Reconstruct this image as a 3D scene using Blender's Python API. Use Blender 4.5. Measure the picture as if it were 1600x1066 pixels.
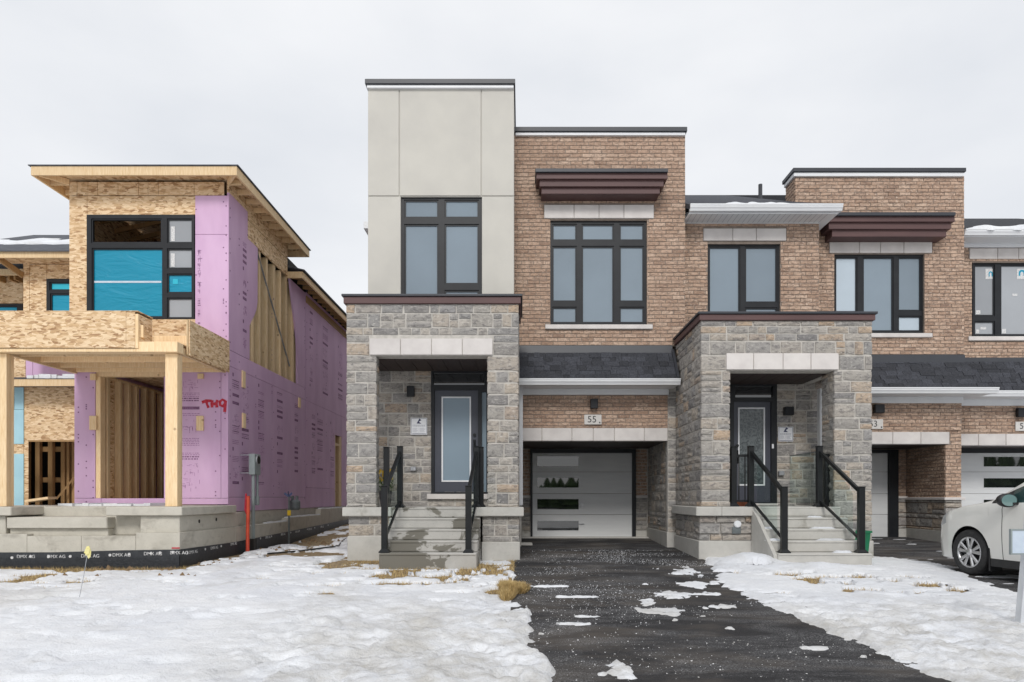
import bpy, math, random
import numpy as np
from mathutils import Matrix, Vector
rng = random.Random(7)
nprng = np.random.RandomState(5)
for o in list(bpy.data.objects): bpy.data.objects.remove(o, do_unlink=True)
scene = bpy.context.scene
COL = scene.collection

# ------------------------------------------------------------------ camera, sky, sun, exposure
F, CX, HY, ZC = 1070.0, 815.0, 777.0, 1.45
cam = bpy.data.objects.new('camera', bpy.data.cameras.new('camera')); COL.objects.link(cam)
cam.data.sensor_width = 36; cam.data.lens = 36*F/1600
cam.data.shift_x = -(CX-800)/1600; cam.data.shift_y = (HY-533)/1600
cam.data.clip_end = 2000; cam.data.clip_start = 0.05
cam.location = (0, 0, ZC); cam.rotation_euler = (math.pi/2, 0, 0)
scene.camera = cam

world = bpy.data.worlds.new('World'); scene.world = world; world.use_nodes = True
wn = world.node_tree; wn.nodes.clear()
SUN_EL, SUN_AZ = math.radians(37), math.radians(185)
sky = wn.nodes.new('ShaderNodeTexSky'); sky.sky_type = 'NISHITA'; sky.sun_disc = False
sky.sun_elevation = SUN_EL; sky.sun_rotation = SUN_AZ
bg1 = wn.nodes.new('ShaderNodeBackground'); bg1.inputs['Strength'].default_value = 0.10
wn.links.new(sky.outputs[0], bg1.inputs['Color'])
tc = wn.nodes.new('ShaderNodeTexCoord'); mp = wn.nodes.new('ShaderNodeMapping'); mp.inputs['Scale'].default_value = (1, 1, 2.2)
nz = wn.nodes.new('ShaderNodeTexNoise'); nz.inputs['Scale'].default_value = 2.1; nz.inputs['Detail'].default_value = 5; nz.inputs['Roughness'].default_value = 0.5
cr = wn.nodes.new('ShaderNodeValToRGB')
cr.color_ramp.elements[0].position = 0.3; cr.color_ramp.elements[0].color = (0.70, 0.725, 0.768, 1)
cr.color_ramp.elements[1].position = 0.72; cr.color_ramp.elements[1].color = (0.885, 0.892, 0.908, 1)
wn.links.new(tc.outputs['Generated'], mp.inputs[0]); wn.links.new(mp.outputs[0], nz.inputs['Vector']); wn.links.new(nz.outputs[0], cr.inputs[0])
bg2 = wn.nodes.new('ShaderNodeBackground'); bg2.inputs['Strength'].default_value = 1.0
wn.links.new(cr.outputs[0], bg2.inputs['Color'])
mx = wn.nodes.new('ShaderNodeMixShader'); mx.inputs[0].default_value = 0.95
wn.links.new(bg1.outputs[0], mx.inputs[1]); wn.links.new(bg2.outputs[0], mx.inputs[2])
wo = wn.nodes.new('ShaderNodeOutputWorld'); wn.links.new(mx.outputs[0], wo.inputs[0])

sun = bpy.data.objects.new('sun', bpy.data.lights.new('sun', 'SUN')); COL.objects.link(sun)
sun.data.energy = 1.5; sun.data.angle = math.radians(16); sun.data.color = (1.0, 0.97, 0.93)
sd = Vector((math.sin(SUN_AZ)*math.cos(SUN_EL), math.cos(SUN_AZ)*math.cos(SUN_EL), math.sin(SUN_EL)))
sun.rotation_euler = sd.to_track_quat('Z', 'Y').to_euler()
sun.location = sd*60
vs = scene.view_settings; vs.view_transform = 'Standard'; vs.look = 'None'; vs.exposure = 0.16; vs.gamma = 1; vs.use_curve_mapping = False

# ------------------------------------------------------------------ helpers
def wx(px, Y): return (px-CX)*Y/F
def wz(py, Y): return ZC-(py-HY)*Y/F
def RC(x0, x1, y0, y1, Y):            # a rectangle standing in the plane at distance Y: X0, X1, Z0 (low), Z1 (high)
    return (wx(x0, Y), wx(x1, Y), wz(y1, Y), wz(y0, Y))
ORIG = {}
def tag(o, label=None, cat=None, group=None, kind=None):
    if label: o['label'] = label
    if cat: o['category'] = cat
    if group: o['group'] = group
    if kind: o['kind'] = kind
    return o
def thing(name, loc, label, cat, group=None):
    o = bpy.data.objects.new(name, None); COL.objects.link(o); o.location = loc
    o.empty_display_size = 0.2
    ORIG[o.name] = Vector(loc)
    return tag(o, label, cat, group)
def org(p): return ORIG.get(p.name, Vector((0, 0, 0))) if p is not None else Vector((0, 0, 0))
class MB:
    def __init__(s): s.v = []; s.f = []
    def quad(s, a, b, c, d):
        n = len(s.v); s.v += [a, b, c, d]; s.f.append((n, n+1, n+2, n+3)); return s
    def box(s, x0, x1, y0, y1, z0, z1, c=0):
        if x1 < x0: x0, x1 = x1, x0
        if y1 < y0: y0, y1 = y1, y0
        if z1 < z0: z0, z1 = z1, z0
        n = len(s.v)
        if not c:
            s.v += [(x, y, z) for z in (z0, z1) for y in (y0, y1) for x in (x0, x1)]
            s.f += [tuple(n+i for i in q) for q in ((0,2,3,1),(4,5,7,6),(0,1,5,4),(2,6,7,3),(0,4,6,2),(1,3,7,5))]
            return s
        c = min(c, (x1-x0)*.45, (y1-y0)*.45, (z1-z0)*.45)
        X, Y, Z = (x0, x1), (y0, y1), (z0, z1); idx = {}
        for i in (0, 1):
            for j in (0, 1):
                for k in (0, 1):
                    p = (X[i], Y[j], Z[k]); d = (c*(1-2*i), c*(1-2*j), c*(1-2*k))
                    for a in range(3):      # vertex lying on the face normal to axis a
                        q = [p[t]+(d[t] if t != a else 0) for t in range(3)]
                        idx[(i, j, k, a)] = len(s.v); s.v.append(tuple(q))
        g = lambda i, j, k, a: idx[(i, j, k, a)]
        F_ = s.f
        for e in (0, 1):
            A = [g(e,0,0,0), g(e,1,0,0), g(e,1,1,0), g(e,0,1,0)]; F_.append(tuple(A if e else A[::-1]))
            A = [g(0,e,0,1), g(0,e,1,1), g(1,e,1,1), g(1,e,0,1)]; F_.append(tuple(A if e else A[::-1]))
            A = [g(0,0,e,2), g(1,0,e,2), g(1,1,e,2), g(0,1,e,2)]; F_.append(tuple(A if e else A[::-1]))
        for i in (0, 1):
            for j in (0, 1):
                F_.append((g(i,j,0,0), g(i,j,1,0), g(i,j,1,1), g(i,j,0,1)))
                F_.append((g(i,0,j,0), g(i,1,j,0), g(i,1,j,2), g(i,0,j,2)))
                F_.append((g(0,i,j,1), g(1,i,j,1), g(1,i,j,2), g(0,i,j,2)))
                for k in (0, 1): F_.append((g(i,j,k,0), g(i,j,k,1), g(i,j,k,2)))
        return s
    def prism(s, pts, axis, a, b):        # polygon pts in the two other axes (x:(y,z) y:(x,z) z:(x,y)), extruded a..b
        n = len(s.v); m = len(pts)
        def P(u, v, w): return {'x': (w, u, v), 'y': (u, w, v), 'z': (u, v, w)}[axis]
        s.v += [P(u, v, a) for u, v in pts] + [P(u, v, b) for u, v in pts]
        s.f.append(tuple(range(n, n+m))); s.f.append(tuple(range(n+2*m-1, n+m-1, -1)))
        for i in range(m):
            j = (i+1) % m; s.f.append((n+i, n+m+i, n+m+j, n+j))
        return s
    def tube(s, pts, r, n=8, cap=True):
        pts = [Vector(p) for p in pts]; rings = []
        for i, p in enumerate(pts):
            d = (pts[min(i+1, len(pts)-1)]-pts[max(i-1, 0)]).normalized()
            a = Vector((0, 0, 1)) if abs(d.z) < .9 else Vector((0, 1, 0))
            u = d.cross(a).normalized(); w = d.cross(u).normalized(); base = len(s.v)
            rr = r[i] if isinstance(r, (list, tuple)) else r
            for k in range(n):
                t = 2*math.pi*k/n; s.v.append(tuple(p+u*math.cos(t)*rr+w*math.sin(t)*rr))
            rings.append(base)
        for a, b in zip(rings, rings[1:]):
            for k in range(n): s.f.append((a+k, a+(k+1) % n, b+(k+1) % n, b+k))
        if cap:
            s.f.append(tuple(rings[0]+k for k in range(n))); s.f.append(tuple(rings[-1]+k for k in reversed(range(n))))
        return s
    def bar(s, p0, p1, w, h, up=(0, 0, 1)):     # rectangular bar
        p0, p1 = Vector(p0), Vector(p1); d = (p1-p0).normalized(); up = Vector(up)
        u = d.cross(up).normalized(); v = u.cross(d).normalized(); n = len(s.v)
        for p in (p0, p1):
            for a, b in ((-1,-1),(1,-1),(1,1),(-1,1)): s.v.append(tuple(p+u*a*w/2+v*b*h/2))
        s.f += [tuple(n+i for i in q) for q in ((3,2,1,0),(4,5,6,7),(0,1,5,4),(1,2,6,5),(2,3,7,6),(3,0,4,7))]
        return s
    def add(s, other):
        n = len(s.v); s.v += list(other.v); s.f += [tuple(i+n for i in f) for f in other.f]; return s
    def build(s, name, m, parent=None, smooth=False, o0=None):
        o0 = org(parent) if o0 is None else Vector(o0)
        me = bpy.data.meshes.new(name)
        me.from_pydata([(x-o0.x, y-o0.y, z-o0.z) for x, y, z in s.v], [], s.f); me.update()
        if smooth: me.polygons.foreach_set('use_smooth', [True]*len(me.polygons))
        bm = bmesh_fix(me)
        o = bpy.data.objects.new(name, me); COL.objects.link(o)
        if m: me.materials.append(m)
        if parent is not None: o.parent = parent; ORIG[o.name] = o0
        else: o.location = o0
        return o
import bmesh
def bmesh_fix(me):
    bm = bmesh.new(); bm.from_mesh(me); bmesh.ops.recalc_face_normals(bm, faces=bm.faces); bm.to_mesh(me); bm.free()
def box(name, m, parent, x0, x1, y0, y1, z0, z1, c=0.004):
    return MB().box(x0, x1, y0, y1, z0, z1, c).build(name, m, parent)
def minus(rect, holes):                  # rectangle minus holes -> list of rectangles
    u = sorted(set([rect[0], rect[1]]+[min(max(h[i], rect[0]), rect[1]) for h in holes for i in (0, 1)]))
    w = sorted(set([rect[2], rect[3]]+[min(max(h[i], rect[2]), rect[3]) for h in holes for i in (2, 3)]))
    out = []
    for k in range(len(w)-1):
        run = None
        for i in range(len(u)-1):
            cu, cw = (u[i]+u[i+1])/2, (w[k]+w[k+1])/2
            ins = any(h[0] < cu < h[1] and h[2] < cw < h[3] for h in holes)
            if ins:
                if run: out.append(run); run = None
            else:
                run = (run[0], u[i+1], w[k], w[k+1]) if run else (u[i], u[i+1], w[k], w[k+1])
        if run: out.append(run)
    return out
def wall_y(name, m, parent, rect, holes, y0, y1):
    b = MB()
    for r in minus(rect, holes): b.box(r[0], r[1], y0, y1, r[2], r[3])
    return b.build(name, m, parent)
def wall_x(name, m, parent, rect, holes, x0, x1):   # rect in (y, z)
    b = MB()
    for r in minus(rect, holes): b.box(x0, x1, r[0], r[1], r[2], r[3])
    return b.build(name, m, parent)

# ------------------------------------------------------------------ materials
def newmat(name):
    m = bpy.data.materials.new(name); m.use_nodes = True; nt = m.node_tree
    return m, nt, nt.nodes['Principled BSDF']
def N(nt, t, **kw):
    n = nt.nodes.new(t)
    for k, v in kw.items():
        if k in n.inputs: n.inputs[k].default_value = v
        else: setattr(n, k, v)
    return n
def pos(nt, scale=(1, 1, 1), rot=(0, 0, 0), jitter=False):
    g = N(nt, 'ShaderNodeNewGeometry'); mpn = N(nt, 'ShaderNodeMapping')
    mpn.inputs['Scale'].default_value = scale; mpn.inputs['Rotation'].default_value = rot
    nt.links.new(g.outputs['Position'], mpn.inputs[0]); return mpn.outputs[0]
def noise(nt, vec, scale, detail=4, rough=.55, dist=0):
    n = N(nt, 'ShaderNodeTexNoise', Scale=scale, Detail=detail, Roughness=rough, Distortion=dist); nt.links.new(vec, n.inputs['Vector']); return n.outputs[0]
def ramp(nt, fac, stops):
    r = N(nt, 'ShaderNodeValToRGB'); els = r.color_ramp.elements
    while len(els) < len(stops): els.new(.5)
    for e, (p, c) in zip(els, stops): e.position = p; e.color = (c[0], c[1], c[2], 1) if hasattr(c, '__len__') else (c, c, c, 1)
    nt.links.new(fac, r.inputs[0]); return r.outputs[0]
def mixc(nt, fac, a, b, mode='MIX'):
    n = N(nt, 'ShaderNodeMix', data_type='RGBA', blend_type=mode)
    for k, v in ((0, fac), (6, a), (7, b)):
        if hasattr(v, 'is_linked'): nt.links.new(v, n.inputs[k])
        elif k == 0: n.inputs[0].default_value = v
        else: n.inputs[k].default_value = (*v, 1)
    return n.outputs[2]
def math_(nt, op, a, b=0.0):
    n = N(nt, 'ShaderNodeMath', operation=op)
    for i, v in enumerate((a, b)):
        if hasattr(v, 'is_linked'): nt.links.new(v, n.inputs[i])
        else: n.inputs[i].default_value = v
    return n.outputs[0]
def rnd(nt):
    a = N(nt, 'ShaderNodeObjectInfo').outputs['Random']; b = N(nt, 'ShaderNodeNewGeometry').outputs['Random Per Island']
    return math_(nt, 'FRACT', math_(nt, 'ADD', a, b))
def bump(nt, bsdf, h, strength=.4, dist=.01):
    b = N(nt, 'ShaderNodeBump', Strength=strength, Distance=dist); nt.links.new(h, b.inputs['Height']); nt.links.new(b.outputs[0], bsdf.inputs['Normal'])
MATS = {}
def mk(name, c1, c2=None, scale=6, rough=.7, metal=0, b=0, bscale=60, rv=0, spec=.5, lo=.35, hi=.65, stretch=(1, 1, 1)):
    m, nt, bs = newmat(name); c2 = c2 or tuple(x*.85 for x in c1)
    p = pos(nt, stretch); col = ramp(nt, noise(nt, p, scale), [(lo, c1), (hi, c2)])
    if rv:
        v = math_(nt, 'ADD', math_(nt, 'MULTIPLY', rnd(nt), rv), 1-rv/2)
        comb = N(nt, 'ShaderNodeCombineColor'); [nt.links.new(v, comb.inputs[i]) for i in range(3)]
        col = mixc(nt, 1.0, col, comb.outputs[0], 'MULTIPLY')
    nt.links.new(col, bs.inputs['Base Color']); bs.inputs['Roughness'].default_value = rough; bs.inputs['Metallic'].default_value = metal
    bs.inputs['Specular IOR Level'].default_value = spec
    if b: bump(nt, bs, noise(nt, p, bscale, 6), b)
    MATS[name] = m; return m
# brick
m, nt, bs = newmat('brick'); r = rnd(nt); p = pos(nt)
c = ramp(nt, r, [(0, (.36,.235,.165)), (.2, (.51,.355,.26)), (.45, (.43,.29,.205)), (.7, (.58,.425,.32)), (.88, (.47,.32,.23)), (1, (.31,.20,.14))])
sm = ramp(nt, noise(nt, pos(nt, (1, 1, 2.2)), 13, 6, .68), [(.45, 0), (.60, 1)])
c = mixc(nt, math_(nt, 'MULTIPLY', sm, .72), c, (.175, .118, .092))
lt = ramp(nt, noise(nt, pos(nt, (1.3, 1, 3)), 17, 5, .7), [(.56, 0), (.66, 1)])
c = mixc(nt, math_(nt, 'MULTIPLY', lt, .65), c, (.72, .60, .50))
nt.links.new(c, bs.inputs['Base Color']); bs.inputs['Roughness'].default_value = .88; bump(nt, bs, noise(nt, p, 70, 6), .5, .006); MATS['brick'] = m
mk('mortar', (.28,.23,.195), (.21,.17,.14), 9, .95, b=.3)
# stone
m, nt, bs = newmat('stone'); r = rnd(nt); p = pos(nt)
c = ramp(nt, r, [(0, (.23,.222,.22)), (.12, (.42,.39,.35)), (.28, (.31,.30,.29)), (.42, (.48,.44,.39)), (.55, (.35,.335,.32)), (.68, (.49,.425,.35)), (.78, (.33,.32,.315)), (.88, (.52,.39,.275)), (.95, (.46,.40,.335)), (1, (.44,.41,.37))])
sm = ramp(nt, noise(nt, pos(nt, (1, 1, 2.0)), 8, 8, .74, .8), [(.48, 0), (.62, 1)])
c = mixc(nt, math_(nt, 'MULTIPLY', sm, .68), c, (.12, .115, .12))
lt = ramp(nt, noise(nt, pos(nt, (1, 1, 1.8)), 16, 7, .74), [(.54, 0), (.66, 1)])
c = mixc(nt, math_(nt, 'MULTIPLY', lt, .62), c, (.66, .63, .585))
nt.links.new(c, bs.inputs['Base Color']); bs.inputs['Roughness'].default_value = .9; bump(nt, bs, noise(nt, p, 26, 8, .75), 1.0, .03); MATS['stone'] = m
mk('stone_mortar', (.55,.52,.48), (.44,.42,.385), 12, .95, b=.3)
mk('precast', (.66,.625,.60), (.58,.545,.525), 3.5, .8, b=.12, bscale=90, rv=.10)
mk('stucco', (.565,.545,.495), (.515,.497,.455), 1.4, .92, b=.35, bscale=120)
# concrete with pour marks and wet stains
def concrete(name, c1, c2, stain, lo, hi, sscale=1.6):
    m, nt, bs = newmat(name); p = pos(nt)
    c = ramp(nt, noise(nt, p, 5, 7, .65), [(.3, c1), (.7, c2)])
    s = ramp(nt, noise(nt, pos(nt, (1, 1, 1.4)), sscale, 5, .6, .4), [(lo, 0), (hi, 1)])
    c = mixc(nt, s, c, stain)
    pit = ramp(nt, noise(nt, p, 40, 2), [(.66, 0), (.74, 1)])
    c = mixc(nt, math_(nt, 'MULTIPLY', pit, .35), c, tuple(x*.5 for x in c2))
    nt.links.new(c, bs.inputs['Base Color']); bs.inputs['Roughness'].default_value = .85; bump(nt, bs, noise(nt, p, 45, 6), .25, .008); MATS[name] = m
concrete('concrete', (.52,.505,.47), (.43,.42,.39), (.30,.285,.25), .60, .70)
concrete('step_concrete', (.47,.455,.425), (.39,.38,.355), (.17,.16,.135), .525, .55, 1.35)
concrete('foundation', (.56,.53,.46), (.46,.435,.375), (.32,.295,.25), .56, .72, 2.2)
mk('frame_black', (.010,.011,.014), (.014,.016,.019), 5, .42, spec=.35)
mk('rail_black', (.010,.011,.012), (.014,.015,.016), 5, .34, spec=.3)
mk('cap_metal', (.036,.039,.048), (.03,.033,.041), 2, .45)
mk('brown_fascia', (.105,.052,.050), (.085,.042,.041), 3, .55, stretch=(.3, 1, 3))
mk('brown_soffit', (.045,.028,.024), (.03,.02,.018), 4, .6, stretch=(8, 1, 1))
mk('white_metal', (.76,.77,.78), (.70,.71,.73), 2, .45)
mk('shingle', (.024,.026,.033), (.050,.053,.064), 30, .9, b=.5, bscale=150, rv=.7)
mk('roof_felt', (.05,.055,.068), (.10,.105,.12), 7, .85, b=.4, bscale=20, stretch=(1, 1, 6))
mk('garage_panel', (.64,.65,.65), (.60,.61,.615), 2, .5, b=.06, bscale=200, stretch=(1, 1, 6))
mk('door_paint', (.052,.056,.076), (.046,.05,.068), 3, .4)
mk('white_trim', (.75,.76,.78), (.68,.69,.71), 3, .5)
def glass(name, col, rough=.04, ior=1.6, coat=0.0, var=.12):
    m, nt, bs = newmat(name)
    c = ramp(nt, noise(nt, pos(nt), .9, 3), [(.3, col), (.7, tuple(x*(1+var) for x in col))])
    v = math_(nt, 'ADD', math_(nt, 'MULTIPLY', N(nt, 'ShaderNodeObjectInfo').outputs['Random'], .26), .87); cb_ = N(nt, 'ShaderNodeCombineColor'); [nt.links.new(v, cb_.inputs[i]) for i in range(3)]
    c = mixc(nt, 1.0, c, cb_.outputs[0], 'MULTIPLY')
    nt.links.new(c, bs.inputs['Base Color']); bs.inputs['Roughness'].default_value = rough; bs.inputs['IOR'].default_value = ior
    bs.inputs['Coat Weight'].default_value = coat; bs.inputs['Coat Roughness'].default_value = .02
    bump(nt, bs, noise(nt, pos(nt), .8, 2), .05, .02); MATS[name] = m
glass('pane', (.19,.24,.285), .03, 1.7)
glass('pane_curtain', (.42,.49,.55), .06, 1.6)
glass('pane_grey', (.30,.315,.335), .06, 1.6)
glass('pane_frost', (.20,.265,.32), .25, 1.5)
glass('pane_dark', (.010,.012,.014), .02, 2.0)
glass('film_blue', (.005,.27,.42), .30, 1.45)
_nt = MATS['film_blue'].node_tree; bump(_nt, _nt.nodes['Principled BSDF'], noise(_nt, pos(_nt, (1.2, 1, 4.5), (0, .18, 0)), 1.1, 3, .5, 1.5), .35, .08)
glass('film_light_blue', (.03,.50,.66), .30, 1.45)
m, nt, bs = newmat('pane_lace')
c = ramp(nt, noise(nt, pos(nt, (1, 1, 1)), 9, 5, .6, 2.5), [(.42, (.05,.06,.065)), (.58, (.13,.15,.155))]); nt.links.new(c, bs.inputs['Base Color']); bs.inputs['Roughness'].default_value = .08; MATS['pane_lace'] = m
m, nt, bs = newmat('clear_glass'); bs.inputs['Base Color'].default_value = (.80,.92,.89,1); bs.inputs['Roughness'].default_value = .0; bs.inputs['Transmission Weight'].default_value = 1; bs.inputs['IOR'].default_value = 1.45
tr = N(nt, 'ShaderNodeBsdfTransparent'); tr.inputs[0].default_value = (.92,.965,.955,1); mxs = N(nt, 'ShaderNodeMixShader'); gl = N(nt, 'ShaderNodeBsdfGlossy', Roughness=.01)
mxs.inputs[0].default_value = .045; nt.links.new(tr.outputs[0], mxs.inputs[1]); nt.links.new(gl.outputs[0], mxs.inputs[2]); nt.links.new(mxs.outputs[0], nt.nodes['Material Output'].inputs[0]); MATS['clear_glass'] = m
# OSB: three layers of flat flakes turned against each other
def osb(name, dark, mid, light):
    m, nt, bs = newmat(name); layers = []
    for i, a in enumerate((.25, 1.25, 2.2)):
        v1 = N(nt, 'ShaderNodeTexVoronoi', Scale=1.0); nt.links.new(pos(nt, (11, 11, 34), (a*.5, a*.9, a*.4)), v1.inputs['Vector'])
        sep = N(nt, 'ShaderNodeSeparateColor'); nt.links.new(v1.outputs['Color'], sep.inputs[0]); layers.append((sep.outputs[0], sep.outputs[1]))
    c = ramp(nt, layers[0][0], [(0, dark), (.3, mid), (1, light)])
    for l in layers[1:]:
        c2 = ramp(nt, l[0], [(0, dark), (.28, mid), (1, light)])
        c = mixc(nt, math_(nt, 'GREATER_THAN', l[1], .5), c, c2)
    gr = noise(nt, pos(nt, (8, 8, 30)), 6, 3)
    c = mixc(nt, .16, c, ramp(nt, gr, [(.3, dark), (.7, light)]))
    nt.links.new(c, bs.inputs['Base Color']); bs.inputs['Roughness'].default_value = .75; MATS[name] = m
osb('osb', (.30,.15,.06), (.62,.41,.215), (.87,.68,.45))
def lumber(name, c1, c2):
    m, nt, bs = newmat(name); r = rnd(nt)
    g = noise(nt, pos(nt, (22, 22, 2.2)), 2.2, 5, .6, .8)
    c = ramp(nt, g, [(.3, c1), (.7, c2)])
    kn = N(nt, 'ShaderNodeTexVoronoi', Scale=3.2); nt.links.new(pos(nt, (1, 1, 1)), kn.inputs['Vector'])
    k = ramp(nt, kn.outputs['Distance'], [(.05, 1), (.10, 0)]); c = mixc(nt, math_(nt, 'MULTIPLY', k, .6), c, (.22, .10, .03))
    v = math_(nt, 'ADD', math_(nt, 'MULTIPLY', r, .3), .85); comb = N(nt, 'ShaderNodeCombineColor'); [nt.links.new(v, comb.inputs[i]) for i in range(3)]
    c = mixc(nt, 1.0, c, comb.outputs[0], 'MULTIPLY')
    nt.links.new(c, bs.inputs['Base Color']); bs.inputs['Roughness'].default_value = .7; MATS[name] = m
lumber('lumber', (.85,.66,.42), (.70,.48,.25)); lumber('lumber_dark', (.46,.28,.12), (.33,.19,.08))  # second lumber is a darker brown, for inner framing and eave pieces
mk('pink_foam', (.64,.43,.615), (.57,.365,.55), 2.5, .72, b=.12, bscale=30, rv=.08, stretch=(1, 1, .35))
mk('blue_foam', (.38,.62,.70), (.34,.56,.65), 3, .7)
mk('ink', (.16,.07,.15), (.22,.11,.21), 30, .8); mk('ink_light', (.33,.17,.32), (.29,.14,.28), 30, .8)
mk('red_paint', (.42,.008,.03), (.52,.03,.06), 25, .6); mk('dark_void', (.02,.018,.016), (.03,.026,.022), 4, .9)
mk('membrane', (.018,.021,.026), (.032,.036,.042), 14, .45, b=.9, bscale=55)
mk('print_white', (.72,.72,.72), (.5,.5,.5), 40, .6); mk('print_navy', (.03,.035,.09), (.05,.055,.12), 20, .6); mk('print_grey', (.30,.31,.36), (.4,.41,.45), 30, .6)
mk('plaque', (.62,.60,.575), (.57,.55,.525), 20, .8); mk('text_black', (.02,.02,.022), (.03,.03,.03), 20, .6)
mk('meter_grey', (.27,.31,.31), (.24,.275,.28), 6, .45); mk('orange_pipe', (.62,.075,.03), (.50,.05,.025), 6, .5)
mk('yellow', (.75,.52,.02), (.65,.42,.02), 20, .6); mk('pale_yellow', (.80,.72,.30), (.72,.66,.30), 20, .6); mk('blue_tape', (.10,.13,.26), (.08,.1,.2), 20, .6)
mk('green_plastic', (.005,.16,.07), (.006,.13,.055), 10, .45); mk('gas_grey', (.14,.16,.165), (.11,.125,.13), 15, .5); mk('galvanized', (.45,.46,.48), (.35,.36,.38), 20, .4, metal=.6)
mk('leaf', (.05,.09,.025), (.08,.13,.035), 30, .6); mk('pot', (.04,.04,.045), (.05,.05,.055), 10, .5); mk('clay', (.30,.10,.05), (.25,.08,.04), 10, .8)
mk('car_paint', (.74,.735,.70), (.73,.725,.69), 1, .22, spec=.5); MATS['car_paint'].node_tree.nodes['Principled BSDF'].inputs['Coat Weight'].default_value = .6
mk('tyre', (.018,.018,.019), (.03,.03,.03), 20, .85, b=.2); mk('alloy', (.62,.62,.63), (.55,.55,.56), 8, .3, metal=.8); mk('car_black', (.012,.012,.013), (.016,.016,.017), 8, .45)
glass('car_glass', (.02,.045,.045), .02, 1.7); glass('mirror_teal', (.15,.25,.245), .08, 1.9); glass('headlight', (.35,.36,.37), .08, 1.6)
mk('post_white', (.62,.645,.67), (.52,.54,.57), 5, .6); mk('panel_blue', (.50,.58,.68), (.58,.66,.75), 8, .4)
mk('straw', (.56,.42,.20), (.40,.28,.11), 14, .9, rv=.6); mk('clod', (.26,.17,.09), (.13,.09,.055), 12, .95, b=.6, bscale=30)
mk('cable', (.012,.012,.013), (.02,.02,.02), 10, .5)
# snow: clean white, a little grit and meltwater grey
m, nt, bs = newmat('snow'); p = pos(nt)
c = ramp(nt, noise(nt, p, 1.1, 6, .6), [(.35, (.715,.735,.775)), (.65, (.81,.822,.842))])
c = mixc(nt, math_(nt, 'MULTIPLY', ramp(nt, noise(nt, pos(nt, (1, .6, 1)), .75, 5, .62, .5), [(.52, 0), (.68, 1)]), .55), c, (.50, .485, .455))
sx_ = N(nt, 'ShaderNodeSeparateXYZ'); nt.links.new(p, sx_.inputs[0])
def lin(v, a, b_):
    mr = N(nt, 'ShaderNodeMapRange'); mr.inputs[1].default_value = a; mr.inputs[2].default_value = b_; nt.links.new(v, mr.inputs[0]); return mr.outputs[0]
zone = math_(nt, 'MULTIPLY', lin(sx_.outputs[1], 8.6, 6.4), lin(sx_.outputs[0], -3.2, -1.2))
c = mixc(nt, math_(nt, 'MULTIPLY', zone, ramp(nt, noise(nt, p, 2.6, 7, .72, .4), [(.38, 0), (.62, .75)])), c, (.44, .42, .38))
c = mixc(nt, math_(nt, 'MULTIPLY', ramp(nt, noise(nt, p, 42, 3, .6), [(.67, 0), (.75, 1)]), .35), c, (.32, .30, .27))
nt.links.new(c, bs.inputs['Base Color']); bs.inputs['Roughness'].default_value = .65
bs.inputs['Subsurface Weight'].default_value = .0
h = math_(nt, 'ADD', noise(nt, p, 9, 6, .65), math_(nt, 'MULTIPLY', noise(nt, p, 70, 3), .25)); h = math_(nt, 'ADD', h, math_(nt, 'MULTIPLY', noise(nt, p, 26, 5, .7), .5)); bump(nt, bs, h, .75, .035); MATS['snow'] = m
m, nt, bs = newmat('asphalt'); p = pos(nt)
c = ramp(nt, noise(nt, p, 160, 3, .7), [(.35, (.012,.012,.013)), (.78, (.070,.068,.070))])
c = mixc(nt, math_(nt, 'MULTIPLY', ramp(nt, noise(nt, pos(nt, (.55, 1, 1)), 1.3, 6, .65, .3), [(.46, 0), (.66, 1)]), .42), c, (.16, .136, .112))
fr_ = math_(nt, 'MULTIPLY', ramp(nt, noise(nt, p, 75, 5, .75), [(.47, 0), (.60, 1)]), ramp(nt, noise(nt, pos(nt, (.5, 1.3, 1)), 1.5, 6, .68, .6), [(.44, 0), (.66, 1)]))
c = mixc(nt, math_(nt, 'MULTIPLY', fr_, .62), c, (.40, .40, .41))
nt.links.new(c, bs.inputs['Base Color'])
rr = ramp(nt, noise(nt, p, .8, 4), [(.4, .75), (.6, .95)]); nt.links.new(rr, bs.inputs['Roughness']); bs.inputs['Specular IOR Level'].default_value = .2; bump(nt, bs, noise(nt, p, 120, 4), .6, .008); MATS['asphalt'] = m
mk('soil', (.15,.105,.06), (.36,.27,.15), 28, .95, b=1.0, bscale=40, lo=.38, hi=.62)
M = MATS

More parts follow.
